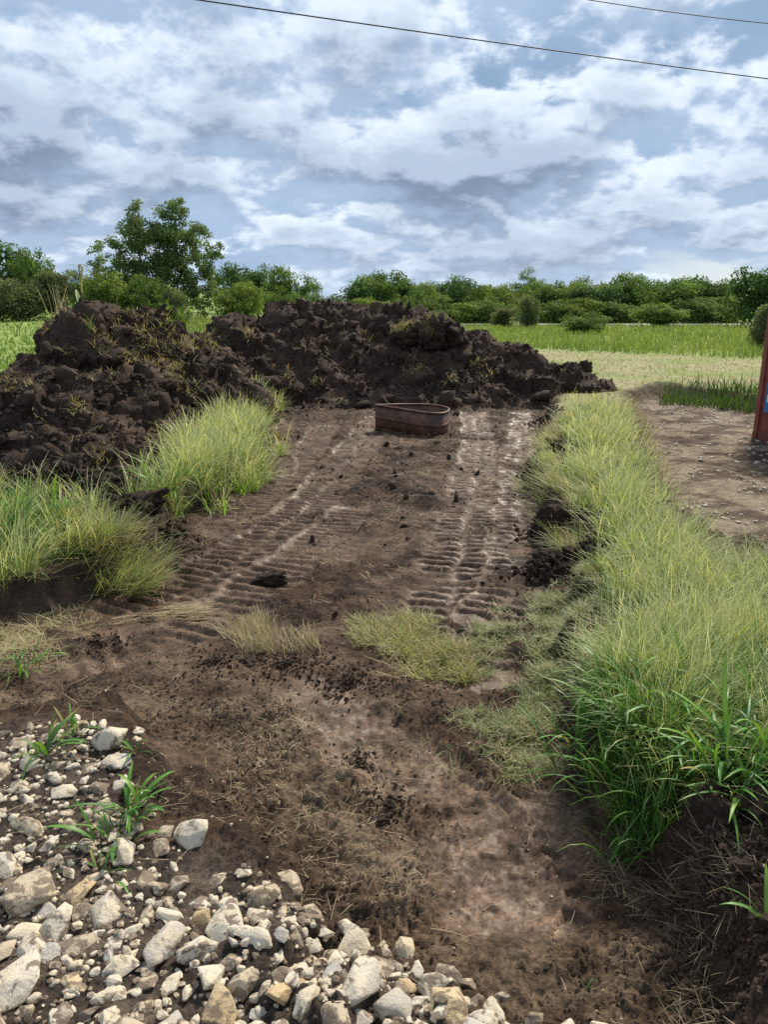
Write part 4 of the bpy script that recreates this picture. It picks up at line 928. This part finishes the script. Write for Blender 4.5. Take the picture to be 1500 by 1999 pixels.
    chips('roadside_rubble', GRAV, 2600, .025, .055, 'rubble of the gravel road around the viewer', M_LIME, .25, lambda p: (np.abs(p[:, 0]) > .58 * (p[:, 1] * 1.05 + .5)) | (p[:, 1] < 1.12), 1)
    chips('yard_gravel', YARD, 6500, .012, .05, 'pale gravel of the yard beside the red container', M_LIME, .2, lambda p: fbm2(p[:, 0] * .9, p[:, 1] * .9, 3, 260) > -.05)
    chips('pad_pebbles', np.array([(-1.6, 1.6), (1.2, 1.4), (1.4, 3.0), (-1.8, 3.0)]), 200, .003, .008, 'tiny pale pebbles trodden into the near mud', M_MUDDY, .0)
build_stones()

# ------------------------------------------------------------------ clods on the pad and its banks
def build_clods():
    r = np.random.default_rng(31)
    named = [(520, 1132, .11, (1.5, .8, .5), 'hollow-sided dark clod in the middle of the pad'), (228, 1085, .12, (1, .9, .9), 'dark clod resting on the flattened yellow grass'),
             (1085, 1040, .17, (1.3, 1.2, .8), 'biggest black soil lump at the right edge of the pad'), (1130, 1070, .12, (1, 1, .8), 'black lump right of the biggest soil lump'), (1060, 1080, .10, (1.2, 1, .6), 'low black lump before the biggest soil lump'),
             (1085, 1135, .10, (1.3, 1, .6), 'dark lump at the foot of the right bank'), (1095, 905, .16, (1.2, 1, .7), 'dark lump under the brown grass of the right bank'), (1050, 930, .14, (1.3, 1, .6), 'dark lump on the pad edge left of the brown grass'),
             (1140, 738, .26, (1.3, 1, .8), 'rounded black clod at the right tip of the back heap'), (250, 950, .12, (1.0, 1, .9), 'black clod between left grass patch and left strip'), (265, 1010, .2, (1.3, 1, .7), 'dark clod on the mud below the left strip'),
             (1385, 1690, 0.045, (1.2, 1, .8), 'brown clod on the lower right cut bank'), (1460, 1670, 0.055, (1.2, 1, .9), 'large crumbly clod at the right end of the cut bank'), (745, 1600, .04, (1.0, 1.6, .5), 'elongated dark clod in the mud behind the rubble'),
             (1340, 1720, 0.035, (1.1, 1, .8), 'crumbly clod low on the face of the right cut bank'), (1430, 1790, 0.040, (1.2, 1, .8), 'dark clod halfway down the right cut bank'), (1480, 1900, 0.040, (1.1, 1, .8), 'dark clod near the bottom right corner'), (1400, 1880, 0.025, (1.1, 1, .7), 'small clod at the foot of the right cut bank'), (490, 1290, .05, (1.6, 1, .5), 'flat dark clod behind the stubble on the pad')]
    for (px, py, s, sc, lb) in named:
        p = onz(px, py, PADZ if 300 < px < 1100 else -.1); z = float(gz(p[0], p[1])[0]); me = CLHM[r.integers(len(CLHM))]
        tag(obj('soil_clod', me, None, None, (p[0], p[1], z + s * sc[2] * .35), (r.normal(0, .3), r.normal(0, .3), r.uniform(0, 6.3)), (s * sc[0], s * sc[1], s * sc[2])), lb, 'soil clod')
    def heap_crumbs(spots, name, label, s0=.008, s1=.045, lift=.16, dens=1.0, mat=M_CLOD):
        P_ = []
        for (px, py, zg, rad, n) in spots:
            n = int(n * dens); q = onz(px, py, zg); a = rng.uniform(0, 6.3, n); d = rad * np.abs(rng.normal(0, .5, n)); x = q[0] + d * np.cos(a); y = q[1] + d * np.sin(a)
            P_.append(np.column_stack([x, y, gz(x, y) + np.maximum(0, lift * rad / .3 * (1 - d / rad)) * rng.random(n)]))
        P_ = np.vstack(P_); n = len(P_); v0, f0 = rock_verts(9, 1, 8, 8, .2, .2, .5); sz = np.exp(rng.uniform(math.log(s0), math.log(s1), n)); A = rng.normal(size=(n, 3, 3)); A = np.linalg.qr(A)[0]
        v = np.einsum('ij,njk->nik', v0, A) * (sz[:, None, None] * rng.uniform(.6, 1.2, (n, 1, 3))) + P_[:, None, :]
        tag(obj(name, mesh_np(name, v.reshape(-1, 3), (f0[None] + (np.arange(n) * len(v0))[:, None, None]).reshape(-1, 3), False), mat), label, 'soil', None, 'stuff')
    heap_crumbs([(1085, 1045, PADZ, .38, 420), (1125, 1075, -.1, .3, 260), (1070, 1120, PADZ, .35, 260), (1095, 905, -.1, .4, 200), (1050, 930, PADZ, .3, 160), (1070, 830, PADZ, .5, 160)], 'loose_soil', 'loose crumbly soil along the right edge of the pad', .008, .036, .14, 1.2)
    heap_crumbs([(1370, 1690, 0, .12, 260), (1450, 1680, 0, .14, 300), (1350, 1780, 0, .1, 220), (1430, 1830, 0, .16, 360), (1400, 1930, 0, .12, 260), (1320, 1650, 0, .1, 160)], 'bank_soil', 'crumbly dark soil on the lower right cut bank', .003, .016, .05, 1.6, M_CRUMB)
    heap_crumbs([(560, 1300, PADZ, .4, 320), (680, 1330, PADZ, .35, 260), (420, 1290, PADZ, .3, 160), (760, 1560, PADZ, .15, 160), (700, 1480, PADZ, .14, 120), (330, 1080, PADZ, .5, 260), (270, 1010, -.1, .4, 200), (200, 1250, PADZ, .3, 120)], 'churned_soil', 'churned dark soil around the turf on the pad', .003, .013, .03, 1.6, M_CRUMB)
    heap_crumbs([(40, 960, 0, .8, 260), (130, 950, 0, .7, 260), (220, 960, 0, .6, 260), (250, 1000, 0, .5, 200), (-60, 970, 0, .8, 160), (300, 900, 0, .5, 120)], 'slumped_soil', 'slumped crumbly soil at the foot of the left heap', .010, .06, .10, 1.2)
    small = []
    for i in range(80):
        while True:
            p = scatter(PAD, 1)[0]
            if p[1] < 15 and p[1] > 1.5: 
                tm = float(glook('track', np.array([p[0]]), np.array([p[1]]))[0])
                if tm < .35: break
        s = r.uniform(.012, .032) * (1 + p[1] * .10) * (.45 if p[1] < 3.6 else 1)
        small.append((obj('soil_clod', CLM[r.integers(len(CLM))], None, None, (p[0], p[1], float(gz(*p)[0]) + s * .1), r.uniform(0, 6.3, 3), (s * 1.2, s, s * .7)), p[0], p[1], s, 'dark'))
    lm = [(*onz(px, py, PADZ)[:2], nm) for px, py, nm in ((803, 850, 'the rusty metal ring'), (520, 1132, 'the hollow-sided clod'), (800, 1260, 'the turf remnant on the pad'), (540, 1250, 'the grass stubble on the pad'), (1085, 1035, 'the biggest soil lump'),
        (300, 1195, 'the combed mat of stems'), (228, 1085, 'the clod on yellow grass'), (745, 1600, 'the elongated clod behind the rubble'), (1050, 930, 'the lump at the brown grass'), (1040, 1650, 'the near wheel track'), (620, 1000, 'the middle of the left track'), (930, 960, 'the middle of the right track'), (382, 1636, 'the flat lone stone'))]
    relabel(small, lm, 'soil clod', 'small loose clods on the pad')
    n = 60000; p = np.vstack([scatter(PAD, 22000), rng.uniform((-1.9, 1.2), (1.4, 3.6), (26000, 2))]); p = p[(sdist(p[:, 0], p[:, 1], GRAV) > -.05)]; q5 = fbm2(p[:, 0] * 2.4, p[:, 1] * 2.4, 3, 61); p = p[(q5 > -.25 + .5 * rng.random(len(p))) | (p[:, 1] > 4)]; k = (p[:, 1] < 15) & (p[:, 1] > 1.1) & (sdist(p[:, 0], p[:, 1], BANK) > -1); p = p[k]; n = len(p)
    tm = glook('track', p[:, 0], p[:, 1]); k = rng.random(n) > tm * .9; p = p[k]; n = len(p)
    v0, f0 = OCT_V, OCT_F; s = np.exp(rng.uniform(math.log(.0025), math.log(.010), n)) * (1 + .14 * np.maximum(p[:, 1] - 2.5, 0))
    v = v0[None] * (1 + .22 * rng.normal(size=(n, len(v0), 1))) * (s[:, None, None] * rng.uniform(.7, 1.3, (n, 1, 3)) * [1, 1, .7]) + np.column_stack([p, gz(p[:, 0], p[:, 1])])[:, None, :]
    F = (f0[None] + (np.arange(n) * len(v0))[:, None, None]).reshape(-1, 3)
    tag(obj('soil_crumbs', mesh_np('soil_crumbs', v.reshape(-1, 3), F, False), M_CRUMB), 'crumbs of dark soil over the stripped pad', 'soil', None, 'stuff')
build_clods()

# sods tipped over on the crest of the back heap
def build_sods():
    r = np.random.default_rng(41)
    for (px, py, Y, w_, h_, lb, tall) in ((793, 648, 16.9, .42, .34, 'low yellowish turf sod on the right of the back heap crest', .12), (842, 645, 16.8, .44, .52, 'steep straw-coloured sod next to the tufted sod on the crest', .14),
                                          (885, 640, 17.0, .40, .50, 'upright black sod with a green grass tuft on the crest', .34)):
        p = at(px, py + 8, Y); t = empty('turf_sod', p); t.rotation_euler = (r.normal(0, .2), r.normal(0, .25), r.uniform(-.6, .6)); tag(t, lb, 'turf sod', 'sods on the back heap crest')
        v, f = CLH[r.integers(5)]; V2 = v * [w_ * .85, w_ * .7, h_ * .85]
        obj('soil', mesh_np('soil', V2, f), M_CLOD, t)
        d = V2[r.integers(0, len(V2), 2200)]; d = d[d[:, 2] > (.0 if tall < .3 else h_ * .55)]; d = d[(d[:, 0] < .3 * w_) | (tall > .3)] + r.normal(0, .015, (len(d[(d[:, 0] < .3 * w_) | (tall > .3)]), 3)); n = len(d)
        c = mixcol(n, [(.30, .30, .12), (.44, .38, .2)] if tall < .3 else [(.16, .24, .06), (.36, .36, .15)], .15)
        blades('grass', d, rng.uniform(.5, 1, n) * tall, np.full(n, .012), rng.uniform(0, 6.3, n), rng.uniform(.2, 1.6, n) if tall < .3 else rng.uniform(.1, .8, n), rng.uniform(.2, 1.2, n), c * .8, c, 3, None, None, .75, 'stuff', t)
build_sods()

# ------------------------------------------------------------------ leafy weeds: every leaf a part
def leaf_mesh(L, Wd, lean, bend, cols, S=7):
    t = np.linspace(0, 1, S + 1); ang = lean + bend * t ** 1.2; rr = np.concatenate([[0], np.cumsum(np.sin(ang[:-1]) * L / S)]); zz = np.concatenate([[0], np.cumsum(np.cos(ang[:-1]) * L / S)])
    wv = Wd * .5 * np.maximum(np.sin(np.pi * np.clip(t * .86 + .12, 0, 1)) ** .7, .04); wv[-1] = .0008
    v = []; c = []
    for i in range(S + 1):
        nx, nz = -math.cos(ang[i]), math.sin(ang[i]); fold = .28 * wv[i]
        v += [(rr[i] + nx * fold, -wv[i], zz[i] + nz * fold), (rr[i], 0, zz[i]), (rr[i] + nx * fold, wv[i], zz[i] + nz * fold)]
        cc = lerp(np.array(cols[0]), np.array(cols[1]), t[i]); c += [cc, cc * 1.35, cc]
    f = [(3 * i + k, 3 * i + k + 1, 3 * i + 4 + k, 3 * i + 3 + k) for i in range(S) for k in (0, 1)]
    return mesh_np('leaf', v, f, True, np.array(c))
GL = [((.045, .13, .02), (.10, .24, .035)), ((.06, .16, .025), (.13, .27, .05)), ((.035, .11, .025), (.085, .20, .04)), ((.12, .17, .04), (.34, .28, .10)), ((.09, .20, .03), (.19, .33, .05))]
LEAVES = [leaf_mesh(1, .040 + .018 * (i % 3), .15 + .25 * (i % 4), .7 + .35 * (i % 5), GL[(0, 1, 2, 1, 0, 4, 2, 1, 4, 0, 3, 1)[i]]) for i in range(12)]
for m_ in LEAVES: m_.materials.append(M_BROAD)
STEM = None
def weed(px, py, zg, n, Lr, label, name='leafy_grass_weed', spread=.06, up=.25, seed=0, wscale=1.0):
    r = np.random.default_rng(seed); p = onz(px, py, zg); z = float(gz(p[0], p[1])[0]); t = empty(name, (p[0], p[1], z)); tag(t, label, 'weed')
    for i in range(n):
        L = r.uniform(*Lr); a = r.uniform(0, 6.28); q = r.uniform(0, spread)
        obj('leaf', LEAVES[r.integers(12)], None, t, (q * math.cos(a), q * math.sin(a), r.uniform(0, up)), (r.normal(0, .15), r.normal(0, .2), a + r.normal(0, .5)), (L, L * wscale, L))
weed(85, 1482, 0, 16, (.09, .2), 'low grass weed with a long left leaf at the rubble corner', spread=.03, up=.01, seed=1, wscale=1.5)
weed(150, 1450, 0, 9, (.07, .16), 'thin pale weed right behind the rubble corner weed', spread=.03, up=.01, seed=2, wscale=1.4)
weed(255, 1590, 0, 20, (.1, .2), 'bright green grass weed among the pale stones', spread=.05, up=.03, seed=3, wscale=1.5)
weed(225, 1640, 0, 18, (.08, .17), 'darker low weed just before the bright grass weed', spread=.07, up=.02, seed=4, wscale=1.4)
weed(265, 1475, 0, 7, (.06, .13), 'tiny sprout behind the bright grass weed', spread=.02, up=.01, seed=5, wscale=1.4)
weed(195, 1700, 0, 12, (.05, .11), 'dull flattened weed lying in the rubble', spread=.08, up=.005, seed=6, wscale=1.4)
for k, (px, py, n, lb) in enumerate(((1130, 1430, 28, 'leafy grass clump at the left front of the right strip'), (1200, 1500, 34, 'broad-leaved clump left of the curled yellow leaves'), (1290, 1560, 22, 'front clump with curled yellowing leaves above the cut bank'),
                                     (1300, 1470, 36, 'tall broad-leaved clump in the middle of the right foreground'), (1400, 1500, 34, 'broad-leaved clump right of the tallest foreground clump'), (1405, 1590, 34, 'bright green clump overhanging the cut bank'),
                                     (1480, 1560, 30, 'bright green clump at the right edge above the cut bank'), (1215, 1420, 30, 'broad-leaved clump behind the left front clump'), (1480, 1450, 28, 'broad-leaved clump at the right edge under pale stalks'),
                                     (1340, 1400, 28, 'broad-leaved clump deep in the right strip'), (1460, 1600, 18, 'low green clump beneath the bright clump at the right edge'))):
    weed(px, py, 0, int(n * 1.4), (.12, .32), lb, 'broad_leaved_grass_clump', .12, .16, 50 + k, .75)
for k, (px, py, n, lb) in enumerate(((40, 1050, 26, 'dark green leafy clump at the left edge grass patch'), (110, 1040, 22, 'green leafy clump in the middle of the left patch'), (15, 1075, 22, 'low bright leafy clump at the left picture edge'), (300, 962, 30, 'bright green leafy clump at the front tip of the left strip'), (330, 975, 22, 'leafy clump hanging over the front tip of the left strip'))):
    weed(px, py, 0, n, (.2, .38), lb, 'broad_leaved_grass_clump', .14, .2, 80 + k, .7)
weed(40, 1275, -.1, 26, (.08, .18), 'low grey-green weed at the left edge of the mud', spread=.12, up=.01, seed=95, wscale=1.2)
weed(1495, 1850, 0, 6, (.08, .16), 'small fresh sprout on the cut bank at the right edge', spread=.02, up=.01, seed=96, wscale=1.3)
weed(1150, 1880, -.1, 4, (.02, .04), 'tiny green seedling in the dark mud at lower right', spread=.005, up=.002, seed=97, wscale=1.5)

def green_layer():
    for pg, n, lb, hs in ((pg_px([(1110, 1350), (1300, 1290), (1520, 1330), (1600, 1560), (1480, 1590), (1330, 1570), (1200, 1510), (1120, 1440)], 0), 7500, 'fresh green grass leaves at the foot of the right strip', 1.0),
                          (pg_px([(-100, 1010), (60, 1000), (120, 1030), (90, 1075), (-150, 1095)], 0), 2600, 'fresh green grass leaves at the foot of the left patch', 1.1)):
        p = scatter(pg, n, 0, .2, .2); P3 = zof(p); n = len(p); key = np.clip(.45 + .5 * fbm2(p[:, 0] * 3, p[:, 1] * 3, 2, 310) + rng.normal(0, .2, n), 0, 1)
        c = mixcol(n, [(.045, .12, .02), (.085, .20, .03), (.15, .28, .045), (.30, .30, .1)], .2, key)
        blades('green_grass', P3, rng.uniform(.10, .34, n) * hs, rng.uniform(.005, .011, n), rng.uniform(0, 6.3, n), rng.uniform(.05, .7, n), rng.uniform(.3, 2.2, n), c * .8, c * 1.1, 5, lb, M_BROAD, .6)
green_layer()

# drooping weed and dead stalks on the crest of the left heap
def crest_plants():
    p = at(160, 588, 12.0); t = empty('drooping_weed', p); tag(t, 'drooping brown-topped weed with a yellow leaf on the left heap', 'weed'); r = np.random.default_rng(3)
    mb = MB(); mb.tube([(0, 0, -.2), (.01, 0, .2), (0, 0, .5)], [.016, .014, .008], 6); obj('stem', mb.mesh('stem', True), plain_mat('weed_stem', (.12, .13, .05), (.18, .17, .07), 6, .7), t)
    dry = [((.16, .12, .06), (.28, .21, .11)), ((.14, .14, .06), (.24, .22, .1))]; ly = leaf_mesh(1, .13, .0, .35, ((.30, .34, .06), (.42, .40, .08))); ly.materials.append(M_BROAD)
    dm = [leaf_mesh(1, .10, .9, 2.0, d) for d in dry]; [m.materials.append(M_BROAD) for m in dm]; lw = leaf_mesh(1, .4, .05, .3, ((.55, .6, .35), (.62, .65, .4))); lw.materials.append(M_BROAD)
    for i in range(12): obj('dry_leaf', dm[i % 2], None, t, (0, 0, r.uniform(.32, .5)), (0, 0, r.uniform(0, 6.3)), (r.uniform(.2, .34),) * 3)
    obj('yellow_leaf', ly, None, t, (.03, -.02, .12), (0, 0, -.2), (.42, .5, .42)); obj('pale_leaf', lw, None, t, (-.05, -.02, -.02), (0, 0, 2.6), (.2, .2, .2))
    p = at(108, 596, 13.2); n = 16; r2 = rng
    P3 = np.column_stack([r2.normal(p[0], .1, n), r2.normal(p[1], .1, n), np.full(n, p[2] - .25)]); c = mixcol(n, [(.40, .33, .2), (.55, .47, .32)], .1)
    t = empty('dead_stalks', (p[0], p[1], p[2] - .25)); tag(t, 'fan of dead straw stalks behind the left heap crest', 'dead stalks')
    blades('stalk_fan', P3 - np.array(t.location), r2.uniform(.35, .7, n), np.full(n, .009), r2.choice([0, 3.1], n) + r2.normal(0, .5, n), r2.uniform(.05, .4, n), r2.uniform(0, .2, n), c, c, 3, None, None, .2, 'stuff', t)
crest_plants()
